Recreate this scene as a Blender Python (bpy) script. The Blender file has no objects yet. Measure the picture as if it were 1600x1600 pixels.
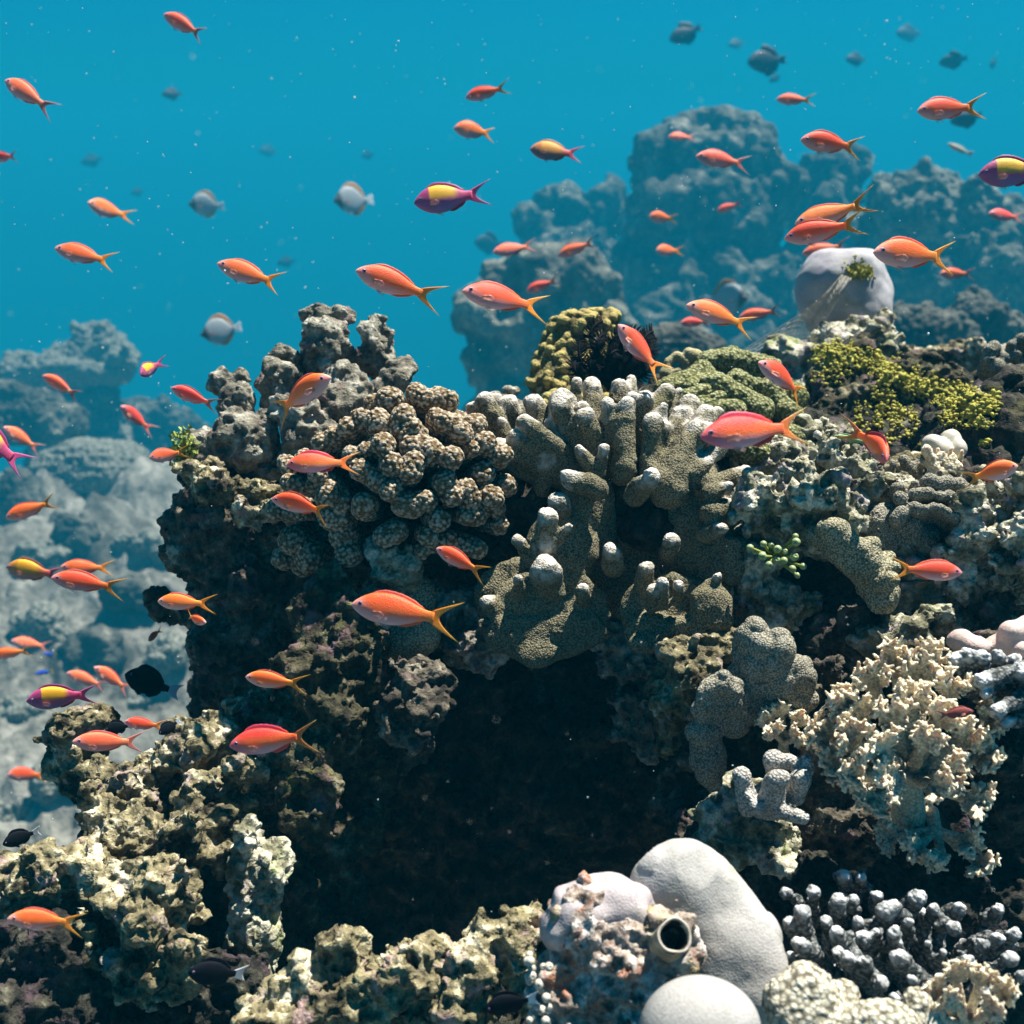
import bpy, math, random
import numpy as np
from mathutils import Vector, Matrix

random.seed(7)
SC = bpy.context.scene
COL = SC.collection
RAD = math.radians

# ------------------------------------------------------------------ camera, light, world, exposure
PITCH = RAD(18.7)
TANH = math.tan(RAD(25.0))
K = 2 * TANH / 1600.0                       # metres per photograph pixel at 1 m depth
cam_data = bpy.data.cameras.new('camera')
cam_data.sensor_width = 36.0
cam_data.lens = 18.0 / TANH
cam_data.clip_start = 0.02
cam_data.clip_end = 600.0
cam_data.dof.use_dof = True
cam_data.dof.focus_distance = 1.15
cam_data.dof.aperture_fstop = 7.5
cam = bpy.data.objects.new('camera', cam_data)
cam.rotation_euler = (math.pi / 2 - PITCH, 0, 0)
COL.objects.link(cam)
SC.camera = cam

SUN_TO = Vector((0.30, 0.24, 0.92)).normalized()      # towards the sun
sun_el = math.asin(SUN_TO.z)
sun_az = math.atan2(SUN_TO.x, SUN_TO.y)
sun_data = bpy.data.lights.new('sun', 'SUN')
sun_data.energy = 5.0
sun_data.angle = RAD(0.8)
sun_data.color = (1.0, 0.95, 0.86)
sun = bpy.data.objects.new('sun', sun_data)
sun.rotation_euler = (-SUN_TO).to_track_quat('-Z', 'Y').to_euler()
sun.location = (0, 0, 3)
COL.objects.link(sun)

world = bpy.data.worlds.new('World')
SC.world = world
world.use_nodes = True
wn, wl = world.node_tree.nodes, world.node_tree.links
for n in list(wn):
    wn.remove(n)
w_out = wn.new('ShaderNodeOutputWorld')
w_bg = wn.new('ShaderNodeBackground')
w_sky = wn.new('ShaderNodeTexSky')
w_sky.sky_type = 'NISHITA'
w_sky.sun_disc = False
w_sky.sun_elevation = sun_el
w_sky.sun_rotation = sun_az
w_mul = wn.new('ShaderNodeMix')
w_mul.data_type = 'RGBA'
w_mul.blend_type = 'MULTIPLY'
w_mul.inputs[0].default_value = 1.0
w_mul.inputs[7].default_value = (0.008, 0.39, 0.60, 1)   # daylight after metres of sea water
wl.new(w_sky.outputs[0], w_mul.inputs[6])
wl.new(w_mul.outputs[2], w_bg.inputs[0])
w_bg.inputs[1].default_value = 0.05
wl.new(w_bg.outputs[0], w_out.inputs[0])

SC.view_settings.view_transform = 'Standard'
SC.view_settings.look = 'None'
SC.view_settings.gamma = 1.0
SC.view_settings.exposure = 1.45
SC.cycles.use_denoising = True
SC.cycles.max_bounces = 6
SC.cycles.diffuse_bounces = 1
SC.cycles.glossy_bounces = 1
SC.cycles.transmission_bounces = 2
SC.cycles.volume_bounces = 0
SC.cycles.transparent_max_bounces = 12
SC.cycles.caustics_reflective = False
SC.cycles.caustics_refractive = False
SC.cycles.use_adaptive_sampling = True
SC.cycles.adaptive_threshold = 0.015

HAZE_DENSITY = 0.021
HAZE_COLOR = (0.006, 0.305, 0.49)

# ------------------------------------------------------------------ noise and distance fields
C_UP = np.array([0, math.sin(PITCH), math.cos(PITCH)])
C_BACK = np.array([0, -math.cos(PITCH), math.sin(PITCH)])
CAM_M = np.stack([np.array([1.0, 0, 0]), C_UP, C_BACK], 0)        # rows: camera axes in the world


def cc(px, py, d):
    """photograph pixel and depth -> camera-axis coordinates"""
    return np.array([(px - 800) * K * d, -(py - 800) * K * d, -d], float)


def to_world(p):
    return np.asarray(p) @ CAM_M


def at(px, py, d):
    return Vector(to_world(cc(px, py, d)))


def _hash(ix, iy, iz, seed):
    h = (ix.astype(np.uint32) * np.uint32(374761393) + iy.astype(np.uint32) * np.uint32(668265263)
         + iz.astype(np.uint32) * np.uint32(2147483647) + np.uint32((seed * 974711 + 12345) & 0xffffffff))
    h = (h ^ (h >> np.uint32(13))) * np.uint32(1274126177)
    h = h ^ (h >> np.uint32(16))
    h = h * np.uint32(2246822519)
    return h ^ (h >> np.uint32(15))


def vnoise(p, freq, seed=0):
    q = p * freq + 1000.5
    f0 = np.floor(q)
    i = f0.astype(np.int64)
    f = (q - f0).astype(np.float32)
    u = f * f * f * (f * (f * 6 - 15) + 10)
    out = 0
    for dx in (0, 1):
        wx = u[:, 0] if dx else 1 - u[:, 0]
        for dy in (0, 1):
            wy = u[:, 1] if dy else 1 - u[:, 1]
            for dz in (0, 1):
                wz = u[:, 2] if dz else 1 - u[:, 2]
                h = _hash(i[:, 0] + dx, i[:, 1] + dy, i[:, 2] + dz, seed)
                out = out + wx * wy * wz * (h.astype(np.float32) / 4294967295.0 * 2 - 1)
    return out


def fbm(p, freq, octaves=4, seed=0, gain=0.5):
    a, s, out = 1.0, 0.0, 0
    for o in range(octaves):
        out = out + a * vnoise(p, freq * 2.03 ** o, seed + o * 17)
        s += a
        a *= gain
    return out / s * 1.6


def worley(p, freq, seed=0):
    """nearest feature point: distance in cells, random value of that cell, gap to second nearest"""
    q = p * freq + 1000.0
    f0 = np.floor(q)
    i = f0.astype(np.int64)
    f = (q - f0).astype(np.float32)
    n = len(p)
    best = np.full(n, 9.0, np.float32)
    sec = np.full(n, 9.0, np.float32)
    rid = np.zeros(n, np.float32)
    for dx in (-1, 0, 1):
        for dy in (-1, 0, 1):
            for dz in (-1, 0, 1):
                h = _hash(i[:, 0] + dx, i[:, 1] + dy, i[:, 2] + dz, seed)
                jx = (h & np.uint32(1023)).astype(np.float32) / 1023
                jy = ((h >> np.uint32(10)) & np.uint32(1023)).astype(np.float32) / 1023
                jz = ((h >> np.uint32(20)) & np.uint32(1023)).astype(np.float32) / 1023
                d = (dx + jx - f[:, 0]) ** 2 + (dy + jy - f[:, 1]) ** 2 + (dz + jz - f[:, 2]) ** 2
                m = d < best
                sec = np.where(m, best, np.minimum(sec, d))
                rid = np.where(m, ((h >> np.uint32(5)) & np.uint32(4095)).astype(np.float32) / 4095, rid)
                best = np.where(m, d, best)
    return np.sqrt(best), rid, np.sqrt(sec) - np.sqrt(best)


def e(px, py, d, rx, ry=None, rd=None, rot=0.0, neg=False):
    """ellipsoid: centre pixel, depth, radii in photograph pixels at that depth, roll in degrees"""
    ry = rx if ry is None else ry
    rd = 0.5 * (rx + ry) if rd is None else rd
    s = K * d
    return ('e', cc(px, py, d), np.array([rx * s, ry * s, rd * s]), RAD(rot), neg)


def c(p1, p2, r1, r2=None, neg=False):
    """tapered capsule between (px, py, d) points, radii in photograph pixels"""
    r2 = r1 if r2 is None else r2
    return ('c', cc(*p1), cc(*p2), r1 * K * p1[2], r2 * K * p2[2], neg)


def chain(pts, radii):
    return [c(pts[i], pts[i + 1], radii[i], radii[i + 1]) for i in range(len(pts) - 1)]


def knobify(prims, n, lo=0.25, hi=0.45, seed=1, up=0.3):
    """small lumps over the camera-facing side of every ellipsoid"""
    r = random.Random(seed)
    out = list(prims)
    for p in prims:
        if p[0] != 'e' or p[4]:
            continue
        for _ in range(n):
            v = Vector((r.gauss(0, 1), r.gauss(0, 1) + up, abs(r.gauss(0, 0.8)))).normalized()
            f = r.uniform(lo, hi)
            cen = p[1] + np.array(v) * p[2] * 0.92
            rad = float(np.mean(p[2])) * f
            out.append(('e', cen, np.array([rad * r.uniform(.75, 1.3), rad * r.uniform(.75, 1.3), rad]), 0.0, False))
    return out


def bounds(p):
    if p[0] == 'e':
        m = float(np.max(p[2][:2])) if p[3] else None
        r = np.array([m, m, p[2][2]]) if p[3] else p[2]
        return p[1] - r, p[1] + r
    r = max(p[3], p[4])
    return np.minimum(p[1], p[2]) - r, np.maximum(p[1], p[2]) + r


def surface_nets(S, org, h):
    ins = S < 0
    cnt = np.zeros(np.array(S.shape) - 1, np.int8)
    for a in (0, 1):
        for b in (0, 1):
            for g in (0, 1):
                cnt += ins[a:S.shape[0] - 1 + a, b:S.shape[1] - 1 + b, g:S.shape[2] - 1 + g]
    act = np.argwhere((cnt > 0) & (cnt < 8))
    idx = np.full(cnt.shape, -1, np.int32)
    idx[act[:, 0], act[:, 1], act[:, 2]] = np.arange(len(act), dtype=np.int32)
    cor = [(a, b, g) for a in (0, 1) for b in (0, 1) for g in (0, 1)]
    V = np.stack([S[act[:, 0] + a, act[:, 1] + b, act[:, 2] + g] for a, b, g in cor], 1)
    pos = np.zeros((len(act), 3))
    num = np.zeros(len(act))
    for i in range(8):
        for j in range(i + 1, 8):
            ci, cj = np.array(cor[i]), np.array(cor[j])
            if np.abs(ci - cj).sum() != 1:
                continue
            m = (V[:, i] < 0) != (V[:, j] < 0)
            t = V[m, i] / (V[m, i] - V[m, j])
            pos[m] += ci + t[:, None] * (cj - ci)
            num[m] += 1
    verts = (act + pos / num[:, None]) * h + org
    quads = []
    for ax in range(3):
        o1, o2 = [(1, 2), (2, 0), (0, 1)][ax]
        sl0 = [slice(None)] * 3
        sl1 = [slice(None)] * 3
        sl0[ax] = slice(0, -1)
        sl1[ax] = slice(1, None)
        A, B = ins[tuple(sl0)], ins[tuple(sl1)]
        for flip in (False, True):
            w = np.argwhere((A & ~B) if not flip else (~A & B))
            ok = (w[:, o1] >= 1) & (w[:, o2] >= 1) & (w[:, o1] < cnt.shape[o1]) & (w[:, o2] < cnt.shape[o2])
            w = w[ok]
            q = []
            for d1, d2 in ((-1, -1), (0, -1), (0, 0), (-1, 0)):
                ww = w.copy()
                ww[:, o1] += d1
                ww[:, o2] += d2
                q.append(idx[ww[:, 0], ww[:, 1], ww[:, 2]])
            q = np.stack(q, 1)
            if flip:
                q = q[:, ::-1]
            quads.append(q)
    Q = np.concatenate(quads)
    Q = Q[(Q >= 0).all(1)]
    return verts, Q


def vnormals(v, q):
    n = np.cross(v[q[:, 2]] - v[q[:, 0]], v[q[:, 3]] - v[q[:, 1]])
    out = np.zeros_like(v)
    for a in range(3):
        out[:, a] = sum(np.bincount(q[:, j], weights=n[:, a], minlength=len(v)) for j in range(4))
    return out / (np.linalg.norm(out, axis=1, keepdims=True) + 1e-12)


def relax(v, q, it):
    for _ in range(it):
        s = np.zeros_like(v)
        w = np.zeros(len(v))
        for j in range(4):
            a, b = q[:, j], q[:, (j + 1) % 4]
            w += np.bincount(a, minlength=len(v)) + np.bincount(b, minlength=len(v))
            for x in range(3):
                s[:, x] += np.bincount(a, weights=v[b, x], minlength=len(v)) + np.bincount(b, weights=v[a, x], minlength=len(v))
        v = 0.4 * v + 0.6 * s / np.maximum(w, 1)[:, None]
    return v


def field_mesh(prims, vox, k=0.01, warp=(), disp=(), smooth=1, seed=0):
    """smooth union of primitives -> (camera-axis vertices, quads, knob attribute)"""
    lo = np.min([bounds(p)[0] for p in prims], 0)
    hi = np.max([bounds(p)[1] for p in prims], 0)
    mar = k + 4 * vox + sum(a for a, f in warp) * 1.5
    lo, hi = lo - mar, hi + mar
    n = np.ceil((hi - lo) / vox).astype(int) + 1
    S = np.full(n, mar, np.float32)
    axs = [lo[a] + vox * np.arange(n[a]) for a in range(3)]
    for p in sorted(prims, key=lambda p: p[-1]):
        b0, b1 = bounds(p)
        i0 = np.maximum(np.floor((b0 - mar - lo) / vox).astype(int), 0)
        i1 = np.minimum(np.ceil((b1 + mar - lo) / vox).astype(int) + 1, n)
        sl = tuple(slice(i0[a], i1[a]) for a in range(3))
        X = axs[0][sl[0]].astype(np.float32)[:, None, None]
        Y = axs[1][sl[1]].astype(np.float32)[None, :, None]
        Z = axs[2][sl[2]].astype(np.float32)[None, None, :]
        if p[0] == 'e':
            x, y, z = X - p[1][0], Y - p[1][1], Z - p[1][2]
            if p[3]:
                ca, sa = math.cos(p[3]), math.sin(p[3])
                x, y = x * ca + y * sa, -x * sa + y * ca
            r = p[2]
            k0 = np.sqrt((x / r[0]) ** 2 + (y / r[1]) ** 2 + (z / r[2]) ** 2)
            k1 = np.sqrt((x / r[0] ** 2) ** 2 + (y / r[1] ** 2) ** 2 + (z / r[2] ** 2) ** 2) + 1e-6
            D = (k0 * (k0 - 1) / k1).astype(np.float32)
            D = np.where(k0 < 0.05, -float(min(r)), D).astype(np.float32)
        else:
            a, b = p[1], p[2]
            ab = b - a
            L2 = float(ab @ ab) + 1e-12
            t = np.clip(((X - a[0]) * ab[0] + (Y - a[1]) * ab[1] + (Z - a[2]) * ab[2]) / L2, 0, 1)
            dx, dy, dz = X - a[0] - t * ab[0], Y - a[1] - t * ab[1], Z - a[2] - t * ab[2]
            D = (np.sqrt(dx * dx + dy * dy + dz * dz) - (p[3] + t * (p[4] - p[3]))).astype(np.float32)
        T = S[sl]
        if p[-1]:
            D = -D
            hh = np.clip(0.5 - 0.5 * (T - D) / k, 0, 1)
            S[sl] = T + (D - T) * hh + k * 0.5 * hh * (1 - hh)
            S[sl] = np.where(D > T - k, S[sl], T)
        else:
            hh = np.clip(0.5 + 0.5 * (T - D) / k, 0, 1)
            S[sl] = T + (D - T) * hh - k * hh * (1 - hh)
    tot = sum(a for a, f in warp) * 2
    if tot:
        w = np.argwhere(np.abs(S) < tot + vox * 2)
        P = w * vox + lo
        acc = np.zeros(len(w), np.float32)
        for j, (a, f) in enumerate(warp):
            acc += a * 1.6 * vnoise(P, f, seed * 31 + j * 7)
        S[w[:, 0], w[:, 1], w[:, 2]] += acc
    for a in range(3):                                     # keep the surface closed at the box
        ix = [slice(None)] * 3
        ix[a] = 0
        S[tuple(ix)] = np.maximum(S[tuple(ix)], vox)
        ix[a] = -1
        S[tuple(ix)] = np.maximum(S[tuple(ix)], vox)
    v, q = surface_nets(S, lo, vox)
    if smooth:
        v = relax(v, q, smooth)
    knob = np.zeros(len(v), np.float32)
    for j, ds in enumerate(disp):
        nrm = vnormals(v, q)
        sd = seed * 101 + j * 13
        if ds[0] == 'fbm':
            v = v + nrm * (ds[1] * fbm(v, ds[2], ds[3], sd))[:, None]
        elif ds[0] == 'ridge':
            v = v + nrm * (ds[1] * (0.5 - 2 * np.abs(vnoise(v, ds[2], sd))))[:, None]
        elif ds[0] == 'bump':
            f1, rid, gap = worley(v, ds[2], sd)
            b = np.clip(1 - (f1 / 0.62) ** 2, 0, 1)
            knob = np.maximum(knob, b)
            v = v + nrm * (ds[1] * (np.sqrt(b) - 0.4))[:, None]
        elif ds[0] == 'wart':                              # scattered knobs
            f1, rid, gap = worley(v, ds[2], sd)
            b = np.where(rid > ds[3], np.clip(1 - (f1 / 0.45) ** 2, 0, 1), 0)
            knob = np.maximum(knob, b)
            v = v + nrm * (ds[1] * np.sqrt(b))[:, None]
        elif ds[0] == 'pit':
            f1, rid, gap = worley(v, ds[2], sd)
            b = np.where(rid > ds[3], np.clip(1 - (f1 / 0.5) ** 2, 0, 1), 0)
            v = v - nrm * (ds[1] * b)[:, None]
    return v, q, knob


def make_mesh(name, v, q, mat, knob=None):
    me = bpy.data.meshes.new(name)
    q = np.asarray(q, np.int32)
    me.vertices.add(len(v))
    me.vertices.foreach_set('co', np.asarray(v, np.float32).ravel())
    me.loops.add(q.size)
    me.loops.foreach_set('vertex_index', q.ravel())
    me.polygons.add(len(q))
    me.polygons.foreach_set('loop_start', np.arange(0, q.size, q.shape[1], dtype=np.int32))
    me.update(calc_edges=True)
    me.validate()
    me.shade_smooth()
    if knob is not None:
        at_ = me.attributes.new('knob', 'FLOAT', 'POINT')
        at_.data.foreach_set('value', np.asarray(knob, np.float32))
    me.materials.append(mat)
    return me


def tag(o, label=None, cat=None, group=None, kind=None):
    if label:
        o['label'] = label
    if cat:
        o['category'] = cat
    if group:
        o['group'] = group
    if kind:
        o['kind'] = kind
    return o


def obj(name, me, parent=None):
    o = bpy.data.objects.new(name, me)
    COL.objects.link(o)
    if parent is not None:
        o.parent = parent
    return o


def grow(name, prims, mat, vox, k=0.01, warp=(), disp=(), smooth=1, seed=0, parent=None, origin=None, tips=None):
    """one mesh object grown from a smooth union; origin at its base in the world"""
    v, q, kn = field_mesh(prims, vox, k, warp, disp, smooth, seed)
    if tips:                                               # pale growing tips, partly sunlight put into the colour: (point, reach)
        kn = np.zeros(len(v), np.float32)
        for tp, reach in tips:
            dd = np.linalg.norm(v - tp, axis=1)
            kn = np.maximum(kn, np.clip(1.3 - dd / reach, 0, 1) ** 1.3 * 0.75)
        kn = kn * (0.75 + 0.5 * vnoise(v, 250, 3))
    w = to_world(v)
    if parent is not None:
        org = np.array(parent.location)
    else:
        org = np.array([w[:, 0].mean(), w[:, 1].mean(), w[:, 2].min()]) if origin is None else np.array(origin)
    o = obj(name, make_mesh(name, w - org, q, mat, kn), parent)
    if parent is None:
        o.location = org
    return o


def root(name, loc, label, cat, group=None):
    o = bpy.data.objects.new(name, None)
    o.empty_display_size = 0.02
    COL.objects.link(o)
    o.location = loc
    return tag(o, label, cat, group)

# ------------------------------------------------------------------ materials
class NT:
    def __init__(self, name):
        self.m = bpy.data.materials.new(name)
        self.m.use_nodes = True
        self.t = self.m.node_tree
        for n in list(self.t.nodes):
            self.t.nodes.remove(n)
        self.out = self.n('ShaderNodeOutputMaterial')
        self.p = self.n('ShaderNodeBsdfPrincipled')
        self.l(self.p.outputs[0], self.out.inputs[0])
        self.co = self.n('ShaderNodeTexCoord').outputs['Object']

    def n(self, t):
        return self.t.nodes.new(t)

    def l(self, a, b):
        self.t.links.new(a, b)

    def noise(self, scale, detail=4, rough=0.55, dist=0.0, co=None):
        x = self.n('ShaderNodeTexNoise')
        x.inputs['Scale'].default_value = scale
        x.inputs['Detail'].default_value = detail
        x.inputs['Roughness'].default_value = rough
        x.inputs['Distortion'].default_value = dist
        self.l(co or self.co, x.inputs['Vector'])
        return x.outputs[0]

    def voro(self, scale, feature='F1', rnd=1.0, co=None, out=0):
        x = self.n('ShaderNodeTexVoronoi')
        x.feature = feature
        x.inputs['Scale'].default_value = scale
        x.inputs['Randomness'].default_value = rnd
        self.l(co or self.co, x.inputs['Vector'])
        return x.outputs[out]

    def ramp(self, fac, stops, smooth=False):
        x = self.n('ShaderNodeValToRGB')
        r = x.color_ramp
        if smooth:
            r.interpolation = 'EASE'
        while len(r.elements) < len(stops):
            r.elements.new(0.5)
        for el, (p, col) in zip(r.elements, stops):
            el.position = p
            el.color = (*col, 1) if not isinstance(col, (int, float)) else (col, col, col, 1)
        self.l(fac, x.inputs[0])
        return x.outputs[0]

    def mix(self, fac, a, b, mode='MIX'):
        x = self.n('ShaderNodeMix')
        x.data_type = 'RGBA'
        x.blend_type = mode
        for v, i in ((fac, 0), (a, 6), (b, 7)):
            if hasattr(v, 'is_output'):
                self.l(v, x.inputs[i])
            elif isinstance(v, (int, float)):
                x.inputs[i].default_value = v
            else:
                x.inputs[i].default_value = (*v, 1)
        return x.outputs[2]

    def math(self, op, a, b=0.0, clamp=False):
        x = self.n('ShaderNodeMath')
        x.operation = op
        x.use_clamp = clamp
        for v, i in ((a, 0), (b, 1)):
            if hasattr(v, 'is_output'):
                self.l(v, x.inputs[i])
            else:
                x.inputs[i].default_value = v
        return x.outputs[0]

    def sep(self, co=None):
        x = self.n('ShaderNodeSeparateXYZ')
        self.l(co or self.co, x.inputs[0])
        return x.outputs

    def attr(self, name):
        x = self.n('ShaderNodeAttribute')
        x.attribute_name = name
        return x.outputs['Fac']

    def bump(self, h, dist, strength=1.0, prev=None):
        x = self.n('ShaderNodeBump')
        x.inputs['Strength'].default_value = strength
        x.inputs['Distance'].default_value = dist
        self.l(h, x.inputs['Height'])
        if prev is not None:
            self.l(prev, x.inputs['Normal'])
        return x.outputs[0]

    def done(self, col, rough=0.85, nrm=None, spec=0.2, sss=0.0):
        if sss:
            self.p.inputs['Subsurface Weight'].default_value = sss
            self.p.inputs['Subsurface Radius'].default_value = (1.0, 0.6, 0.45)
            self.p.inputs['Subsurface Scale'].default_value = 0.008
        if hasattr(col, 'is_output'):
            self.l(col, self.p.inputs['Base Color'])
        else:
            self.p.inputs['Base Color'].default_value = (*col, 1)
        self.p.inputs['Roughness'].default_value = rough
        self.p.inputs['Specular IOR Level'].default_value = spec
        if nrm is not None:
            self.l(nrm, self.p.inputs['Normal'])
        return self.m


def mat_rock(name, light, mid, dark, algae=None, pink=None, s=1.0, cover=0.5, algae_cover=0.5, fine=1.0):
    """encrusted reef limestone: pale crust, turf, algae and coralline patches; s = pattern scale"""
    t = NT(name)
    n1 = t.noise(22 * s, 6, 0.62, 0.3)
    n2 = t.noise(75 * s, 5, 0.6)
    n3 = t.noise(9 * s, 4, 0.6, 0.5)
    n4 = t.noise(260 * s, 3, 0.6)
    base = t.ramp(t.math('ADD', t.math('MULTIPLY', n1, 0.6), t.math('MULTIPLY', n2, 0.4)),
                  [(cover - 0.12, dark), (cover, mid), (cover + 0.10, light)])
    if pink:
        base = t.mix(t.ramp(t.noise(30 * s, 4, 0.6, 0.4), [(0.56, 0.0), (0.66, 1.0)]), base, pink)
    if algae:
        f = t.ramp(t.math('ADD', t.math('MULTIPLY', n3, 0.65), t.math('MULTIPLY', n2, 0.35)),
                   [(algae_cover, 0.0), (algae_cover + 0.1, 1.0)])
        base = t.mix(f, base, algae)
    vo = t.voro(150 * s)
    pits = t.ramp(vo, [(0.10, 0.35), (0.3, 1.0)])
    base = t.mix(1.0, base, t.ramp(n4, [(0.3, 0.65), (0.6, 1.12)]), 'MULTIPLY')
    h = t.math('ADD', t.math('MULTIPLY', n2, 0.9), t.math('MULTIPLY', n4, 0.5 * fine))
    h = t.math('ADD', h, t.math('MULTIPLY', pits, 0.35))
    return t.done(base, 0.9, t.bump(h, 0.0045 / s, 1.0), 0.15)


def mat_polyps(name, base, tip, scale, bump=0.0012, patch=None, patch_cover=0.6, knob=None, rnd=1.0, dark=0.55, kr=(0.12, 0.62), sss=0.0):
    """living coral skin: a field of small corallites, pale centres, darker between"""
    t = NT(name)
    vo = t.voro(scale, rnd=rnd)
    col = t.ramp(vo, [(0.18, tip), (0.55, base), (0.8, tuple(x * dark for x in base))])
    big = t.noise(14, 4, 0.6)
    col = t.mix(1.0, col, t.ramp(big, [(0.32, 0.72), (0.66, 1.12)]), 'MULTIPLY')
    if knob is not None:
        col = t.mix(t.ramp(t.attr('knob'), [(kr[0], 0.0), (kr[1], 1.0)]), col, knob)
    if patch is not None:
        col = t.mix(t.ramp(t.noise(26, 5, 0.6, 0.4), [(patch_cover, 0.0), (patch_cover + 0.09, 1.0)]), col, patch)
    h = t.math('SUBTRACT', 1.0, vo)
    h = t.math('ADD', h, t.math('MULTIPLY', t.noise(scale * 0.25, 3), 0.8))
    return t.done(col, 0.88, t.bump(h, bump, 1.0), 0.12, sss)


M = {}
CREAM = (0.62, 0.57, 0.42)
M['rock_pale'] = mat_rock('pale_crusted_limestone', (0.80, 0.73, 0.54), (0.22, 0.19, 0.105), (0.026, 0.022, 0.014),
                          algae=(0.14, 0.13, 0.03), pink=(0.30, 0.24, 0.215), cover=0.535, algae_cover=0.56)
M['rock_bright'] = mat_rock('bright_crusted_limestone', (0.80, 0.73, 0.54), (0.25, 0.215, 0.12), (0.026, 0.022, 0.014),
                            algae=(0.19, 0.17, 0.035), pink=(0.36, 0.25, 0.23), cover=0.52, algae_cover=0.55)
M['rock_dark'] = mat_rock('shade_dark_turf_limestone', (0.20, 0.19, 0.135), (0.06, 0.056, 0.040), (0.012, 0.012, 0.010),
                          algae=(0.055, 0.055, 0.015), pink=(0.065, 0.045, 0.05), cover=0.58, algae_cover=0.58)  # turf tones kept dark, putting the shade of hollow and corners into colour
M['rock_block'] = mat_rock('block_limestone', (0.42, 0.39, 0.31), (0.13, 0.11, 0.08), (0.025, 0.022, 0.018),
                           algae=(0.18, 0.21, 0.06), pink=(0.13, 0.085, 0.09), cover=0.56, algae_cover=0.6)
M['rock_column'] = mat_rock('shade_deepened_turf', (0.27, 0.245, 0.165), (0.07, 0.063, 0.034), (0.016, 0.015, 0.011),
                            algae=(0.12, 0.115, 0.03), pink=(0.13, 0.08, 0.085), cover=0.54, algae_cover=0.55)  # turf tones deepened to put the left wall's shade into the colour
M['rock_dead'] = mat_rock('dead_coral_crust', (0.48, 0.47, 0.40), (0.20, 0.185, 0.14), (0.03, 0.028, 0.026),
                          algae=(0.13, 0.12, 0.06), pink=(0.16, 0.10, 0.10), cover=0.50, algae_cover=0.6)
M['rock_green'] = mat_rock('algae_grown_limestone', (0.64, 0.61, 0.48), (0.20, 0.19, 0.12), (0.028, 0.028, 0.018),
                           algae=(0.20, 0.25, 0.06), pink=(0.30, 0.24, 0.25), cover=0.48, algae_cover=0.53)
M['far_dome'] = mat_rock('distant_coral_growth', (0.25, 0.245, 0.19), (0.105, 0.105, 0.085), (0.03, 0.032, 0.028), s=0.08, cover=0.5)
M['rock_far'] = mat_rock('distant_reef_limestone', (0.28, 0.265, 0.21), (0.085, 0.085, 0.07), (0.02, 0.022, 0.02),
                         algae=(0.08, 0.085, 0.04), s=0.06, cover=0.53, algae_cover=0.6)
M['cauliflower'] = mat_polyps('cauliflower_coral_skin', (0.135, 0.09, 0.042), (0.21, 0.15, 0.085), 420, 0.0008,
                              knob=(0.50, 0.42, 0.32), kr=(0.1, 1.0))
M['finger'] = mat_polyps('finger_coral_skin', (0.125, 0.11, 0.065), (0.27, 0.245, 0.165), 520, 0.0010,
                         patch=(0.17, 0.155, 0.08), patch_cover=0.62, dark=0.5, knob=(0.62, 0.57, 0.50))  # tip colour mixes pale pigment with painted top light
M['ridge'] = mat_polyps('ridged_coral_skin', (0.22, 0.20, 0.12), (0.48, 0.45, 0.33), 470, 0.0011, dark=0.5)
M['grey_knob'] = mat_polyps('grey_knob_coral_skin', (0.19, 0.175, 0.125), (0.42, 0.40, 0.34), 520, 0.0011, dark=0.55)
M['white_knob'] = mat_polyps('pale_knob_coral_skin', (0.36, 0.34, 0.30), (0.64, 0.62, 0.58), 430, 0.0013, dark=0.5)
M['honeycomb'] = mat_polyps('honeycomb_coral_skin', (0.40, 0.365, 0.27), (0.68, 0.65, 0.54), 240, 0.0016, dark=0.33)
M['blue_branch'] = mat_polyps('branching_coral_skin', (0.09, 0.095, 0.09), (0.26, 0.27, 0.27), 260, 0.0015, dark=0.42, knob=(0.62, 0.63, 0.62))
M['green_lobe'] = mat_polyps('green_lobed_coral_skin', (0.135, 0.14, 0.05), (0.36, 0.36, 0.21), 260, 0.0015,
                             patch=(0.15, 0.155, 0.05), patch_cover=0.6, dark=0.5)
M['yellow_knob'] = mat_polyps('yellow_knob_coral_skin', (0.16, 0.13, 0.05), (0.25, 0.21, 0.09), 300, 0.0012,
                              knob=(0.36, 0.29, 0.10), patch=(0.24, 0.33, 0.10), patch_cover=0.62)
M['soft_coral'] = mat_polyps('soft_coral_skin', (0.58, 0.50, 0.33), (0.74, 0.68, 0.52), 330, 0.0012, knob=(0.80, 0.75, 0.62), dark=0.7, kr=(0.45, 1.0), sss=0.5)
M['far_soft'] = mat_polyps('distant_coral_skin', (0.145, 0.15, 0.125), (0.26, 0.265, 0.22), 25, 0.02, dark=0.5)
M['tan_lobe'] = mat_polyps('tan_lobed_coral_skin', (0.34, 0.30, 0.16), (0.46, 0.42, 0.26), 420, 0.0006, dark=0.8)


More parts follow.
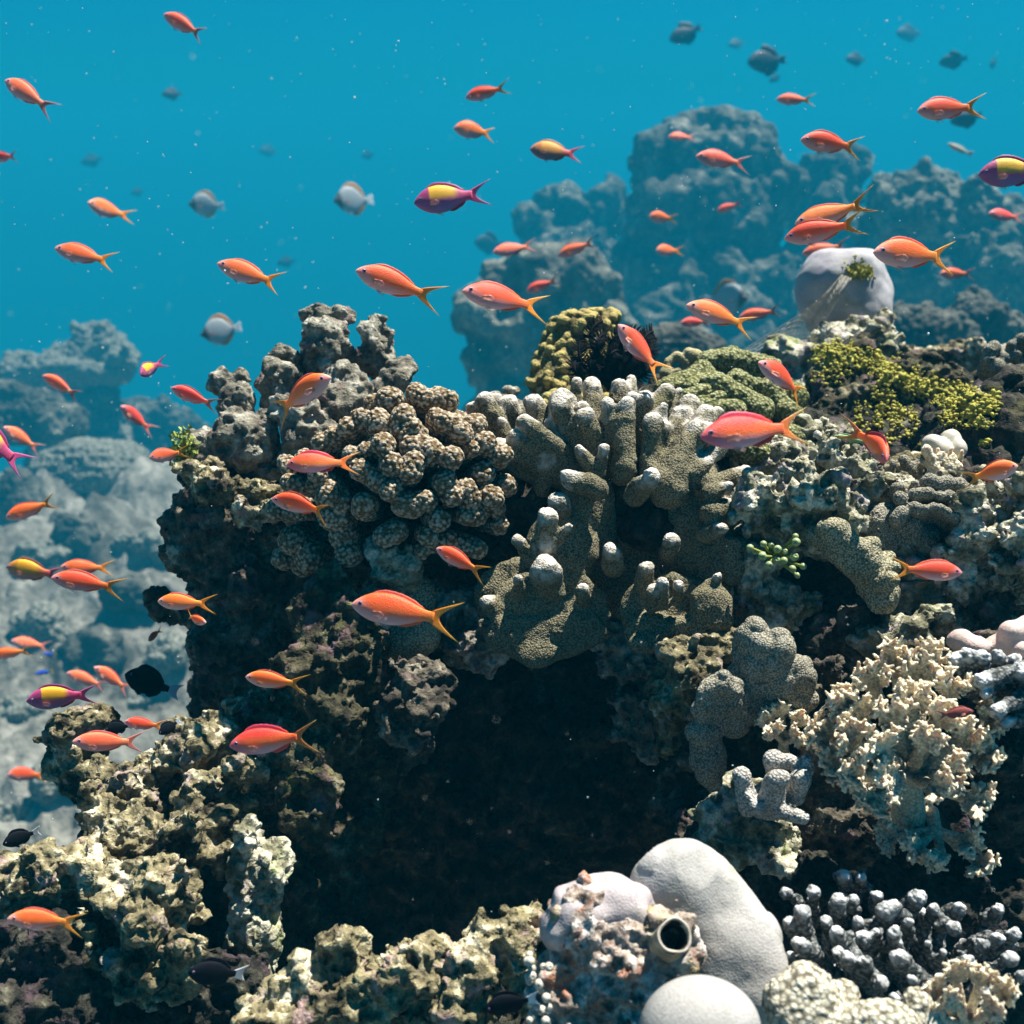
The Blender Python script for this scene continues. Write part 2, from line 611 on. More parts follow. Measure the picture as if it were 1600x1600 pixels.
def mat_porites(name, base, pale, green, mauve):
    t = NT(name)
    n = t.noise(7, 5, 0.55, 0.4)
    col = t.ramp(n, [(0.36, base), (0.62, pale)])
    col = t.mix(t.ramp(t.noise(16, 4, 0.6, 1.2), [(0.54, 0.0), (0.72, 0.8)]), col, green)
    col = t.mix(t.ramp(t.noise(12, 3, 0.5, 0.2), [(0.55, 0.0), (0.75, 0.7)]), col, mauve)
    col = t.mix(1.0, col, t.ramp(t.noise(420, 3, 0.7), [(0.3, 0.80), (0.65, 1.06)]), 'MULTIPLY')
    h = t.math('ADD', t.voro(560), t.math('MULTIPLY', t.noise(50, 4), 0.7))
    col = t.mix(1.0, col, t.ramp(t.voro(240), [(0.04, 0.75), (0.16, 1.0)]), 'MULTIPLY')
    return t.done(col, 0.65, t.bump(h, 0.0004, 0.7), 0.25)


M['porites'] = mat_porites('smooth_boulder_coral_skin', (0.26, 0.25, 0.23), (0.44, 0.42, 0.395), (0.22, 0.25, 0.13), (0.50, 0.46, 0.49))
M['porites_far'] = mat_porites('smooth_dome_coral_skin', (0.28, 0.275, 0.28), (0.48, 0.46, 0.47), (0.19, 0.20, 0.15), (0.34, 0.29, 0.36))
M['pink_lobe'] = mat_porites('pink_lobed_coral_skin', (0.52, 0.38, 0.33), (0.68, 0.54, 0.48), (0.5, 0.42, 0.33), (0.60, 0.46, 0.45))
M['pink_cap'] = mat_porites('pinkish_cap_skin', (0.30, 0.26, 0.265), (0.45, 0.40, 0.40), (0.32, 0.29, 0.20), (0.40, 0.32, 0.36))
M['mauve_cap'] = mat_rock('mauve_crust', (0.76, 0.71, 0.66), (0.36, 0.29, 0.24), (0.06, 0.045, 0.035), algae=(0.26, 0.20, 0.03),
                          pink=(0.34, 0.14, 0.08), cover=0.50, algae_cover=0.52, fine=0.6, s=1.5)


def mat_plain(name, col, rough=0.7, var=0.3, scale=60, bump=0.0006, spec=0.3):
    t = NT(name)
    n = t.noise(scale, 4)
    cl = t.mix(1.0, col, t.ramp(n, [(0.3, 1 - var), (0.7, 1 + var)]), 'MULTIPLY')
    return t.done(cl, rough, t.bump(n, bump, 0.8), spec)


M['black'] = mat_plain('black_feather', (0.006, 0.006, 0.008), 0.8, spec=0.08)
M['bubble'] = mat_plain('green_bubble_algae', (0.26, 0.32, 0.13), 0.45, 0.2, 90, 0.0003, 0.5)
M['bubble_pale'] = mat_plain('pale_bubble_skin', (0.48, 0.44, 0.36), 0.45, 0.15, 60, 0.0003, 0.4)
M['yellow_algae'] = mat_plain('yellow_green_algae', (0.34, 0.315, 0.06), 0.85, 0.5, 70, 0.002, 0.15)
M['turf'] = mat_plain('green_turf_algae', (0.22, 0.27, 0.05), 0.8, 0.4, 120)
M['tube'] = mat_plain('worm_tube_shell', (0.30, 0.25, 0.17), 0.6, 0.5, 130)
M['tube_rim'] = mat_plain('worm_tube_lip', (0.40, 0.355, 0.29), 0.55, 0.5, 160)
M['net'] = mat_plain('old_net_twine', (0.30, 0.28, 0.24), 0.9, 0.3, 80)
M['snow'] = mat_plain('drifting_flake', (0.75, 0.75, 0.72), 0.9, 0.1, 10)

t = NT('rubble_and_sand')
na, nb, nc = t.noise(0.55, 6, 0.6, 0.3), t.noise(3.2, 6, 0.65), t.noise(14, 4, 0.6)
cl = t.ramp(t.math('ADD', t.math('MULTIPLY', na, 0.5), t.math('MULTIPLY', nb, 0.5)),
            [(0.40, (0.06, 0.055, 0.045)), (0.5, (0.16, 0.155, 0.13)), (0.60, (0.29, 0.28, 0.24))])
cl = t.mix(1.0, cl, t.ramp(nc, [(0.3, 0.7), (0.65, 1.1)]), 'MULTIPLY')
M['seabed'] = t.done(cl, 0.95, t.bump(t.math('ADD', nb, t.math('MULTIPLY', nc, 0.4)), 0.09, 1.0), 0.1)

# ------------------------------------------------------------------ the setting: water, sea floor, reef body
def box(name, lo, hi, mat):
    v = np.array([[x, y, z] for x in (lo[0], hi[0]) for y in (lo[1], hi[1]) for z in (lo[2], hi[2])], float)
    q = [[0, 1, 3, 2], [4, 6, 7, 5], [0, 4, 5, 1], [2, 3, 7, 6], [0, 2, 6, 4], [1, 5, 7, 3]]
    me = bpy.data.meshes.new(name)
    me.from_pydata(v.tolist(), [], q)
    me.materials.append(mat)
    return obj(name, me)


hm = bpy.data.materials.new('sea_water_haze')
hm.use_nodes = True
hn = hm.node_tree.nodes
for n in list(hn):
    hn.remove(n)
ho = hn.new('ShaderNodeOutputMaterial')
hv = hn.new('ShaderNodeVolumePrincipled')
hv.inputs['Color'].default_value = (*HAZE_COLOR, 1)
hv.inputs['Density'].default_value = HAZE_DENSITY
hv.inputs['Anisotropy'].default_value = 0.0
hm.node_tree.links.new(hv.outputs[0], ho.inputs['Volume'])
tag(box('haze', (-150, -150, -48), (150, 170, 3.6), hm), kind='stuff')


def floor_z(x, y):
    r = np.sqrt(x * x + y * y)
    p = np.stack([x, y, np.zeros_like(x)], 1)
    z = -5.4 - 0.36 * np.maximum(r - 18, 0) ** 1.02
    amp = np.clip(r / 12, 0.25, 1.2)
    z = z + amp * (0.28 * fbm(p, 0.22, 3, 5) + 0.22 * fbm(p, 0.9, 5, 6))
    f1, rid, gap = worley(p, 0.75, 3)
    z = z + np.where(rid > 0.5, 0.42, 0.1) * np.clip(1 - (f1 / 0.55) ** 2, 0, 1) * amp
    f1, rid, gap = worley(p, 2.3, 4)
    z = z + np.where(rid > 0.35, 0.15, 0.0) * np.clip(1 - (f1 / 0.6) ** 2, 0, 1)
    f1, rid, gap = worley(p, 4.6, 14)
    z = z + np.where(rid > 0.4, 0.10, 0.0) * np.clip(1 - (f1 / 0.6) ** 2, 0, 1)
    z = z + 0.06 * fbm(p, 6.0, 3, 9)
    return z


def seabed():
    th = np.concatenate([np.linspace(-34, 34, 640), np.linspace(34, 326, 90)[1:-1]]) * math.pi / 180
    rr = np.concatenate([[0.4, 1.5, 2.5], np.geomspace(3.5, 120, 420)])
    T, R_ = np.meshgrid(th, rr, indexing='ij')
    x, y = (R_ * np.sin(T)).ravel(), (R_ * np.cos(T)).ravel()
    v = np.stack([x, y, floor_z(x, y)], 1)
    a, b = len(th), len(rr)
    i = np.arange(a)[:, None] * b + np.arange(b - 1)[None, :]
    j = ((np.arange(a) + 1) % a)[:, None] * b + np.arange(b - 1)[None, :]
    q = np.stack([i, i + 1, j + 1, j], -1).reshape(-1, 4)
    return tag(obj('seabed', make_mesh('seabed', v, q[:, ::-1], M['seabed'], np.zeros(len(v)))), kind='structure')


seabed()

# reef body: back wall and roof of the hollow, the slope on the right, the shelf behind
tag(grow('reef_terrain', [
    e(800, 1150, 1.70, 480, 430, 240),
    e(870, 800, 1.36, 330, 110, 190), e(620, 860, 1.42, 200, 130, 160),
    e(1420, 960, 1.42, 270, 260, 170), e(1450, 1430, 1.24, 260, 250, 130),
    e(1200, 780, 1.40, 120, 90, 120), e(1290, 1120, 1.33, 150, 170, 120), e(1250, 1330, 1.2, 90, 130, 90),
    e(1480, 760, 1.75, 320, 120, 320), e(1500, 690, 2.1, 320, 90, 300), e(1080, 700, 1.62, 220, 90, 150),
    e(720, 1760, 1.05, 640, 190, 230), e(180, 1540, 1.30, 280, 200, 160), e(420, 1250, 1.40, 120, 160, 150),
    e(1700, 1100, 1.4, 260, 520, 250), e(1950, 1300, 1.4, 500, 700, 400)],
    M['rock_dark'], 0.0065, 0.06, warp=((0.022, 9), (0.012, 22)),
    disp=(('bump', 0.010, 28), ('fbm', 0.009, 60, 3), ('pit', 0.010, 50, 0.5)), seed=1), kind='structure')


def wb(x, y, z, rx, ry, rz):
    cen = CAM_M @ np.array([x, y, z])
    return ('e', cen, np.array([rx, rz, ry]), 0.0, False)


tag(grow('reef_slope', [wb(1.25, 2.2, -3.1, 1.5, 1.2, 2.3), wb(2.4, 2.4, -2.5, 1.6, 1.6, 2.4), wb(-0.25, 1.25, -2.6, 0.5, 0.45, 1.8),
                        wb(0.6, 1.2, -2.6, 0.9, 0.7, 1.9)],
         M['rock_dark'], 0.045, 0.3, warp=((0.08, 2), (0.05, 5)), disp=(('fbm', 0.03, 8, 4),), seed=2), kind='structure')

# ------------------------------------------------------------------ far reef
def far(name, prims, label, cat, mat='rock_far', vox=0.035, k=0.25, kn=0, seed=1, group=None, disp=None, warp=None):
    if kn:
        prims = knobify(prims, kn, 0.18, 0.38, seed, 0.6)
    o = grow(name, prims, M[mat], vox, k, warp=warp or ((0.10, 1.6), (0.05, 4)),
             disp=disp or (('bump', 0.05, 5.5), ('fbm', 0.05, 9, 3)), seed=seed)
    return tag(o, label, cat, group)


FG = 'coral heads far behind the reef'
SM = (('fbm', 0.10, 2.4, 3), ('bump', 0.025, 4.0))
far('coral_head', [e(1045, 250, 24, 62, 52, 70), e(1100, 235, 24, 70, 40, 70), e(1155, 250, 24, 56, 48, 60), e(1075, 350, 24, 100, 110, 90), e(1140, 340, 24, 78, 100, 80),
                   e(1080, 460, 24, 118, 90, 100), e(1150, 470, 24, 120, 80, 90), e(1195, 290, 24, 34, 44, 40), e(1218, 285, 24, 20, 22, 20), e(1115, 640, 24, 170, 190, 120)],
    'tallest dark coral tower in the far background, flat lumpy top', 'coral head', kn=5, seed=11, group=FG, disp=SM, k=0.3)
far('coral_head', [e(1297, 275, 26, 48, 40, 45), e(1292, 360, 26, 52, 80, 60), e(1246, 320, 26, 18, 46, 20), e(1290, 560, 26, 90, 220, 80)],
    'narrow dark coral pillar just right of the tallest far tower', 'coral head', kn=5, seed=12, group=FG, disp=SM)
far('coral_head', [e(895, 340, 30, 62, 34, 50), e(850, 345, 30, 38, 30, 40), e(945, 325, 30, 34, 32, 36), e(890, 390, 30, 70, 40, 50), e(895, 580, 30, 100, 210, 90)],
    'low knobbly coral ridge on the left flank of the tallest far tower', 'coral head', kn=9, seed=13, group=FG, disp=SM)
far('coral_head', [e(860, 450, 15, 100, 62, 90), e(800, 500, 15, 92, 60, 80), e(890, 510, 15, 78, 70, 70), e(772, 560, 15, 70, 44, 60), e(860, 570, 15, 90, 40, 60), e(835, 720, 15, 105, 170, 90)],
    'rounded coral dome above the yellow spire, standing in front of the far tower', 'coral head', mat='far_dome', kn=3, seed=14, group=FG, vox=0.026, disp=(('fbm', 0.05, 4.0, 3), ('bump', 0.018, 7.0)), k=0.12)
far('coral_head', [e(1450, 355, 20, 110, 60, 100), e(1545, 400, 20, 66, 66, 80), e(1395, 322, 20, 44, 36, 50), e(1480, 440, 20, 130, 70, 100), e(1570, 460, 20, 50, 70, 60), e(1500, 640, 20, 150, 210, 110)],
    'broad pale lumpy coral mound in the far background at the right', 'coral head', mat='far_dome', kn=12, seed=15, group=FG, vox=0.028, disp=(('ridge', 0.06, 3.2), ('bump', 0.05, 5.0), ('fbm', 0.04, 8, 3)))
for sx, sy, sd, srx in ((1475, 1030, 9.0, 190), (1065, 1010, 7.5, 130)):
    tag(grow('reef_slope', [e(sx, sy, sd, srx, 440, srx), e(sx + 10, sy + 300, sd, srx * 1.6, 420, srx * 1.5)], M['rock_dark'], 0.07, 0.3, warp=((0.10, 1.5), (0.05, 4)),
             disp=(('fbm', 0.05, 6, 4),), seed=int(sx)), kind='structure')
FL = 'rounded corals beyond the purple dome'
far('boulder_coral', [e(1440, 520, 8.5, 58, 36, 50), e(1400, 540, 8.5, 40, 26, 40), e(1478, 535, 8.5, 34, 36, 30), e(1430, 580, 8.5, 70, 40, 40)],
    'pale lobed boulder coral right behind the yellow algae bank', 'coral', kn=10, seed=16, group=FL, vox=0.011, k=0.08,
    disp=(('bump', 0.02, 14), ('fbm', 0.012, 25, 3)), warp=((0.03, 4), (0.01, 10)))
far('boulder_coral', [e(1530, 500, 9.5, 46, 36, 40), e(1512, 540, 9.5, 40, 36, 36), e(1560, 540, 9.5, 30, 45, 30)],
    'bluish lobed boulder coral with a dark right side, upper right behind the reef', 'coral', kn=8, seed=17, group=FL, vox=0.011, k=0.08,
    disp=(('bump', 0.02, 14), ('fbm', 0.012, 25, 3)), warp=((0.03, 4), (0.01, 10)))
far('boulder_coral', [e(1055, 545, 7.5, 62, 40, 50), e(1080, 570, 7.5, 60, 40, 50)],
    'tan ridged boulder coral behind the black feather star', 'coral', kn=4, seed=18, group=FL, vox=0.01, k=0.06,
    disp=(('ridge', 0.012, 16), ('fbm', 0.008, 30, 3)), warp=((0.02, 4), (0.01, 10)))

def floor_depth(px, py):
    """depth at which the line of sight through a pixel meets the sea floor"""
    for d in np.arange(4.0, 40.0, 0.15):
        q = at(px, py, d)
        if q.z < float(floor_z(np.array([q.x]), np.array([q.y]))[0]):
            return float(d)
    return 32.0


# left background
pr = []
rr = random.Random(4)
for i in range(46):
    x = rr.uniform(2, 205)
    top = 555 - 48 * math.exp(-((x - 145) / 48) ** 2) + 8 * math.sin(x * .14)
    pr.append(c((x, top + 28, 25 + rr.uniform(-.6, .6)), (x + rr.uniform(-10, 10), top + rr.uniform(-3, 14), 25 + rr.uniform(-.6, .6)), 9, rr.uniform(6, 9)))
tk = far('table_coral', pr + [e(110, 585, 25, 92, 20, 60), e(40, 590, 25, 50, 16, 50), e(142, 562, 25, 52, 34, 40), e(90, 575, 25, 40, 18, 40)], 'pale bushy table coral on a dark stalk, far left background', 'coral',
         mat='far_soft', vox=0.035, k=0.12, seed=21, disp=(('bump', 0.05, 7), ('fbm', 0.03, 12, 3)), warp=((0.05, 2.5),))
far('reef_boulder', [e(110, 640, 25.5, 75, 60, 50), e(60, 640, 25.5, 60, 40, 50), e(140, 690, 25.5, 60, 40, 40), e(110, 730, 25.5, 70, 70, 50)],
    'dark block of rock carrying the pale table coral', 'rock', seed=22, kn=3, vox=0.03, group='boulders in the left background')
far('reef_boulder', [e(40, 645, 19, 58, 34, 40), e(90, 665, 19, 42, 26, 40), e(10, 660, 19, 40, 36, 40), e(120, 662, 19, 22, 16, 20)],
    'crumbly boulder with pale worn ridges under the far left table coral', 'rock', seed=23, kn=8, vox=0.026, k=0.12, group='boulders in the left background',
    disp=(('bump', 0.03, 9), ('fbm', 0.03, 14, 3)), warp=((0.06, 3),))
far('reef_boulder', [e(240, 660, 28, 50, 36, 40), e(210, 645, 28, 30, 22, 30), e(290, 690, 28, 40, 40, 40)],
    'low dim rock far behind, between the boulder dome and the reef', 'rock', seed=24, kn=6, vox=0.03, group='boulders in the left background')
far('boulder_coral', [e(150, 745, 18, 98, 62, 80), e(185, 785, 18, 60, 44, 60), e(100, 785, 18, 40, 36, 40)],
    'large ribbed boulder coral dome resting on the sea floor at left', 'coral', mat='far_soft', seed=25, vox=0.02, k=0.12,
    disp=(('ridge', 0.03, 7), ('bump', 0.012, 16), ('fbm', 0.012, 25, 3)), warp=((0.04, 2.5),))
BG = 'boulders in the left background'
for i, (x, y, d, a, b, lab) in enumerate([
        (30, 770, 9.5, 40, 60, 'dark upright boulder at the left edge beside the ribbed dome'),
        (120, 830, 9.2, 45, 40, 'dark pitted boulder below the ribbed coral dome'),
        (225, 850, 8.8, 60, 30, 'flat rubble boulder beside the reef wall, below the ribbed dome'),
        (60, 870, 8.6, 60, 26, 'flat pale boulder near the left edge above the yellow backed fish'),
        (215, 925, 8.0, 70, 40, 'grey boulder left of the overhanging block'),
        (60, 975, 7.6, 60, 40, 'pale rounded boulder at left, above the small blue fish'),
        (150, 1010, 7.2, 60, 40, 'shaded boulder above the black damselfish'),
        (265, 1020, 7.0, 40, 30, 'pale rubble boulder touching the foot of the overhanging block'),
        (222, 1095, 6.6, 26, 20, 'small round grey boulder just under the black damselfish'),
        (30, 1110, 6.4, 40, 30, 'pale boulder at the left edge above the lowest rubble'),
        (95, 1220, 5.9, 44, 32, 'white rubble boulder at left beside the pale rock tower'),
        (20, 1260, 5.7, 34, 24, 'white rubble boulder at the left edge, lowest of the rubble')]):
    a *= 0.68
    b *= 0.6
    d = floor_depth(x, y + b * 1.1)
    far('reef_boulder', [e(x, y, d, a, b, (a + b) / 2), e(x - a * .4, y + b * .6, d, a * .7, b * .6, b), e(x + a * .5, y + b * .7, d, a * .7, b * .7, b)],
        lab, 'rock', mat='rock_far' if i in (0, 1, 4, 6) else 'far_soft', seed=30 + i, kn=8, vox=0.0013 * d, k=0.08, group=BG,
        disp=(('bump', 0.018, 12), ('fbm', 0.025, 14, 4)), warp=((0.04, 3.5), (0.02, 8)))

# ------------------------------------------------------------------ near rocks
def rock(prims, label, mat='rock_pale', vox=0.0022, k=0.012, kn=0, seed=1, group=None, name='reef_rock', cat='rock', warp=None, disp=None, lo=0.22, hi=0.42):
    if kn:
        prims = knobify(prims, kn, lo, hi, seed, 0.5)
    o = grow(name, prims, M[mat], vox, k, warp=warp or ((0.007, 26), (0.0045, 62)),
             disp=disp or (('ridge', 0.006, 40), ('bump', 0.0022, 75), ('fbm', 0.003, 130, 4), ('pit', 0.008, 65, 0.55), ('pit', 0.004, 150, 0.5)), seed=seed)
    return tag(o, label, cat, group)


RK = 'weathered rocks of the reef'
rock([e(375, 800, 1.40, 95, 62, 80), e(345, 790, 1.38, 50, 42, 50), e(380, 900, 1.42, 98, 100, 80), e(400, 1000, 1.44, 102, 90, 80),
      e(410, 1070, 1.44, 92, 60, 70), e(284, 815, 1.39, 30, 32, 32), e(300, 860, 1.40, 30, 60, 40), e(252, 946, 1.42, 20, 18, 20), e(285, 950, 1.43, 30, 20, 30),
      e(420, 765, 1.40, 60, 26, 60), e(330, 745, 1.42, 46, 26, 50), e(350, 1080, 1.45, 30, 40, 40)],
     'tall dark overhanging block of reef rock with a pale flat top, at the left', 'rock_block', kn=5, seed=41, k=0.02, vox=0.0026, group=RK,
     lo=0.16, hi=0.3, warp=((0.010, 14), (0.004, 45)))
rock([e(638, 1105, 1.12, 46, 62, 42), e(640, 1060, 1.14, 44, 46, 40), e(612, 1160, 1.20, 54, 44, 40), e(590, 1090, 1.21, 40, 70, 40)],
     'purple grey encrusted rock knob hanging at the left of the dark hollow', 'rock_block', kn=7, seed=42, group=RK)
rock([e(540, 1020, 1.15, 54, 80, 46), e(520, 1130, 1.13, 44, 90, 44), e(485, 1250, 1.11, 40, 100, 40), e(560, 1230, 1.20, 60, 110, 50),
      e(470, 1045, 1.14, 30, 26, 30), e(520, 950, 1.18, 40, 60, 40), e(430, 1420, 1.14, 60, 110, 50), e(500, 1400, 1.2, 70, 90, 50), e(520, 1340, 1.17, 26, 40, 26)],
     'turf covered rock column, coloured dark as shade, on the left side of the hollow', 'rock_column', kn=9, seed=43, group=RK, vox=0.0028, lo=0.16, hi=0.34,
     warp=((0.008, 22), (0.004, 60)))
rock([e(615, 885, 1.19, 34, 38, 32), e(605, 930, 1.22, 40, 40, 36)], 'green stained knob of rock beneath the cauliflower coral', 'rock_green', kn=3, seed=44, group=RK)

# pale rubble bank at lower left
rock([e(110, 1150, 1.30, 34, 40, 34), e(140, 1120, 1.30, 28, 20, 26), e(125, 1190, 1.30, 42, 40, 40), e(160, 1240, 1.28, 40, 50, 44)],
     'small leaning rock tower with a pale pitted top, at the left against white rubble', kn=6, seed=51, group=RK)
rock([e(400, 1110, 1.28, 50, 24, 40), e(450, 1105, 1.30, 40, 22, 40), e(370, 1125, 1.28, 36, 20, 36), e(430, 1135, 1.27, 56, 24, 40)],
     'pale yellowish flat rock directly below the overhanging block', kn=7, seed=52, group=RK)
rock([e(300, 1180, 1.20, 56, 44, 50), e(340, 1155, 1.21, 40, 26, 40), e(260, 1200, 1.20, 36, 36, 36), e(215, 1240, 1.18, 34, 44, 36), e(300, 1240, 1.22, 60, 50, 50)],
     'pale rock with a round dark hole on top, behind the red backed fish', kn=9, seed=53, group=RK)
rock([e(340, 1230, 1.13, 44, 30, 38), e(375, 1205, 1.13, 34, 22, 32), e(310, 1255, 1.13, 30, 26, 30), e(360, 1275, 1.15, 60, 44, 46)],
     'rounded pale ledge rock with a shaded front, below the red backed fish', kn=6, seed=54, group=RK)
rock([e(450, 1215, 1.16, 34, 36, 34), e(440, 1270, 1.17, 40, 50, 40), e(460, 1160, 1.2, 22, 30, 26)],
     'narrow rock leaning against the dark column at left', kn=6, seed=55, group=RK)
rock([e(190, 1290, 1.11, 52, 46, 46), e(235, 1310, 1.10, 40, 36, 38), e(160, 1260, 1.12, 34, 30, 34), e(215, 1350, 1.11, 60, 40, 46)],
     'pale pitted hump of rock in the middle of the left rubble bank', 'rock_bright', kn=8, seed=56, group=RK)
rock([e(285, 1300, 1.06, 26, 30, 28), e(295, 1340, 1.07, 34, 40, 34), e(345, 1300, 1.08, 22, 34, 26), e(345, 1345, 1.08, 30, 34, 30)],
     'pair of short stubby rock knobs, centre of the left rubble bank', kn=5, seed=57, group=RK)
rock([e(50, 1370, 1.05, 70, 36, 60), e(110, 1360, 1.05, 60, 40, 54), e(20, 1400, 1.05, 50, 50, 50), e(160, 1390, 1.04, 60, 36, 50), e(80, 1430, 1.06, 90, 60, 60)],
     'broad pale shelf of rock at the left edge above the lowest orange fish', 'rock_bright', kn=11, seed=58, group=RK)
rock([e(220, 1395, 1.0, 50, 30, 42), e(270, 1385, 1.0, 44, 26, 40), e(255, 1430, 1.02, 64, 40, 46), e(295, 1370, 0.99, 22, 26, 22), e(180, 1375, 1.0, 26, 20, 24)],
     'bright ridge of rock with a raised point, lower left', 'rock_bright', kn=9, seed=59, group=RK)
rock([e(385, 1320, 1.06, 26, 26, 26), e(400, 1360, 1.07, 40, 50, 40), e(380, 1420, 1.07, 34, 60, 36), e(400, 1490, 1.07, 40, 60, 40)],
     'olive algae covered rock finger rising beside the hollow, lower left', 'rock_green', kn=7, seed=60, group=RK)
rock([e(122, 1440, 0.99, 22, 24, 22), e(125, 1480, 1.0, 26, 34, 26)], 'small pale rock knob behind the tail of the lowest left orange fish', kn=4, seed=61, group=RK)
rock([e(280, 1490, 0.97, 20, 26, 20), e(285, 1530, 0.98, 26, 36, 26)], 'bright little rock peak left of the black damselfish at the bottom', 'rock_bright', kn=4, seed=62, group=RK)
rock([e(228, 1440, 0.97, 22, 18, 20), e(235, 1480, 0.98, 34, 46, 30), e(225, 1540, 0.98, 34, 50, 34)],
     'brownish rock stump at the bottom left with a pale cap', kn=6, seed=63, group=RK)
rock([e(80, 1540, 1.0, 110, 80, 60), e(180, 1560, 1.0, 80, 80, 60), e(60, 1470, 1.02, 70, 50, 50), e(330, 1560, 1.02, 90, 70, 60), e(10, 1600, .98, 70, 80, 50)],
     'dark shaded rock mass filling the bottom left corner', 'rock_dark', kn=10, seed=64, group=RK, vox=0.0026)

# bottom ridge
rock([e(545, 1475, 0.90, 34, 34, 34), e(530, 1520, 0.90, 40, 40, 40), e(480, 1540, 0.89, 44, 30, 40), e(440, 1565, 0.88, 40, 26, 36), e(600, 1520, 0.90, 50, 32, 44),
      e(560, 1570, 0.90, 120, 50, 60), e(420, 1600, 0.88, 40, 40, 40)],
     'bright ridge of pitted rock with a tall knob along the bottom edge', 'rock_bright', kn=7, seed=65, group=RK)
rock([e(665, 1490, 0.90, 34, 26, 32), e(690, 1475, 0.90, 22, 18, 22), e(640, 1530, 0.91, 44, 40, 40), e(690, 1550, 0.90, 40, 60, 40), e(640, 1590, 0.9, 60, 50, 46)],
     'white topped rock saddle in the middle of the bottom edge', 'rock_bright', kn=7, seed=66, group=RK)
rock([e(735, 1500, 0.91, 32, 36, 34), e(780, 1465, 0.92, 40, 24, 36), e(820, 1455, 0.92, 34, 22, 32), e(740, 1560, 0.9, 40, 60, 40), e(800, 1500, 0.93, 50, 40, 40), e(830, 1520, 0.94, 40, 60, 40)],
     'pale pitted rock running up to the tube worm mound at the bottom', 'rock_bright', kn=9, seed=67, group=RK)

# right side rocks
rock([e(1205, 778, 1.16, 46, 28, 40), e(1180, 800, 1.18, 30, 34, 34), e(1225, 830, 1.2, 50, 44, 40)],
     'pale rock ledge with a shaded front, right of the finger coral', 'rock_green', kn=7, seed=71, group=RK)
rock([e(1275, 772, 1.15, 44, 36, 40), e(1260, 800, 1.17, 36, 36, 36), e(1290, 830, 1.2, 50, 44, 40)],
     'rounded algae stained rock in the middle of the right slope', 'rock_green', kn=6, seed=72, group=RK)
rock([e(1300, 722, 1.22, 46, 24, 40), e(1335, 745, 1.2, 30, 34, 34), e(1260, 735, 1.24, 30, 18, 30), e(1338, 790, 1.2, 24, 40, 28)],
     'greenish humped rock beneath the head-on pink fish', 'rock_green', kn=7, seed=73, group=RK)
rock([e(1090, 1035, 1.12, 40, 26, 34), e(1060, 1020, 1.13, 24, 18, 22), e(1075, 1070, 1.14, 36, 40, 34), e(1120, 1010, 1.14, 26, 26, 26), e(1060, 1110, 1.18, 40, 60, 40)],
     'white and mauve crusted rock under the finger coral on the right of the hollow', 'rock_pale', kn=7, seed=74, group=RK)
rock([e(1530, 830, 1.16, 36, 46, 34), e(1510, 880, 1.16, 28, 60, 28), e(1560, 860, 1.17, 26, 60, 28), e(1530, 950, 1.18, 44, 60, 36), e(1495, 800, 1.16, 14, 14, 14), e(1500, 905, 1.15, 22, 16, 18)],
     'worn green tinged rock pillar near the right edge', 'rock_green', kn=8, seed=75, group=RK)
rock([e(1590, 830, 1.12, 34, 40, 30), e(1600, 780, 1.14, 30, 30, 30), e(1600, 900, 1.14, 40, 60, 40)],
     'rock with pale lumps cut by the right edge, beside the worn pillar', 'rock_green', kn=7, seed=76, group=RK)
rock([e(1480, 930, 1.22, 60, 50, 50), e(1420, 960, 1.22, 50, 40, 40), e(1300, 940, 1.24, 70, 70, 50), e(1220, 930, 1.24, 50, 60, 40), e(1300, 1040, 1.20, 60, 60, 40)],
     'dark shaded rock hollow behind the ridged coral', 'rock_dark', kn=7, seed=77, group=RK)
rock([e(1180, 1290, 1.08, 44, 40, 36), e(1130, 1300, 1.1, 40, 50, 40), e(1210, 1330, 1.08, 40, 40, 36), e(1150, 1250, 1.12, 40, 40, 36)],
     'pale pitted rock just above the large smooth boulder coral', 'rock_green', kn=7, seed=78, group=RK)
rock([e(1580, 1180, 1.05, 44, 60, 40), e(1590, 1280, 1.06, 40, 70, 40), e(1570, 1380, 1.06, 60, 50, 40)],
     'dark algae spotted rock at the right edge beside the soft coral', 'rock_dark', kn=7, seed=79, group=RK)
rock([e(1440, 1000, 1.14, 40, 26, 34), e(1400, 985, 1.14, 24, 20, 24), e(1475, 985, 1.15, 34, 22, 30), e(1360, 1010, 1.14, 34, 30, 30)],
     'lumpy pale rubble rock above the soft coral', 'rock_green', kn=9, seed=80, group=RK)
rock([e(1300, 1045, 1.10, 22, 26, 24), e(1290, 1075, 1.12, 26, 24, 24)], 'small pointed dark rock left of the soft coral crown', 'rock_block', kn=3, seed=81, group=RK)

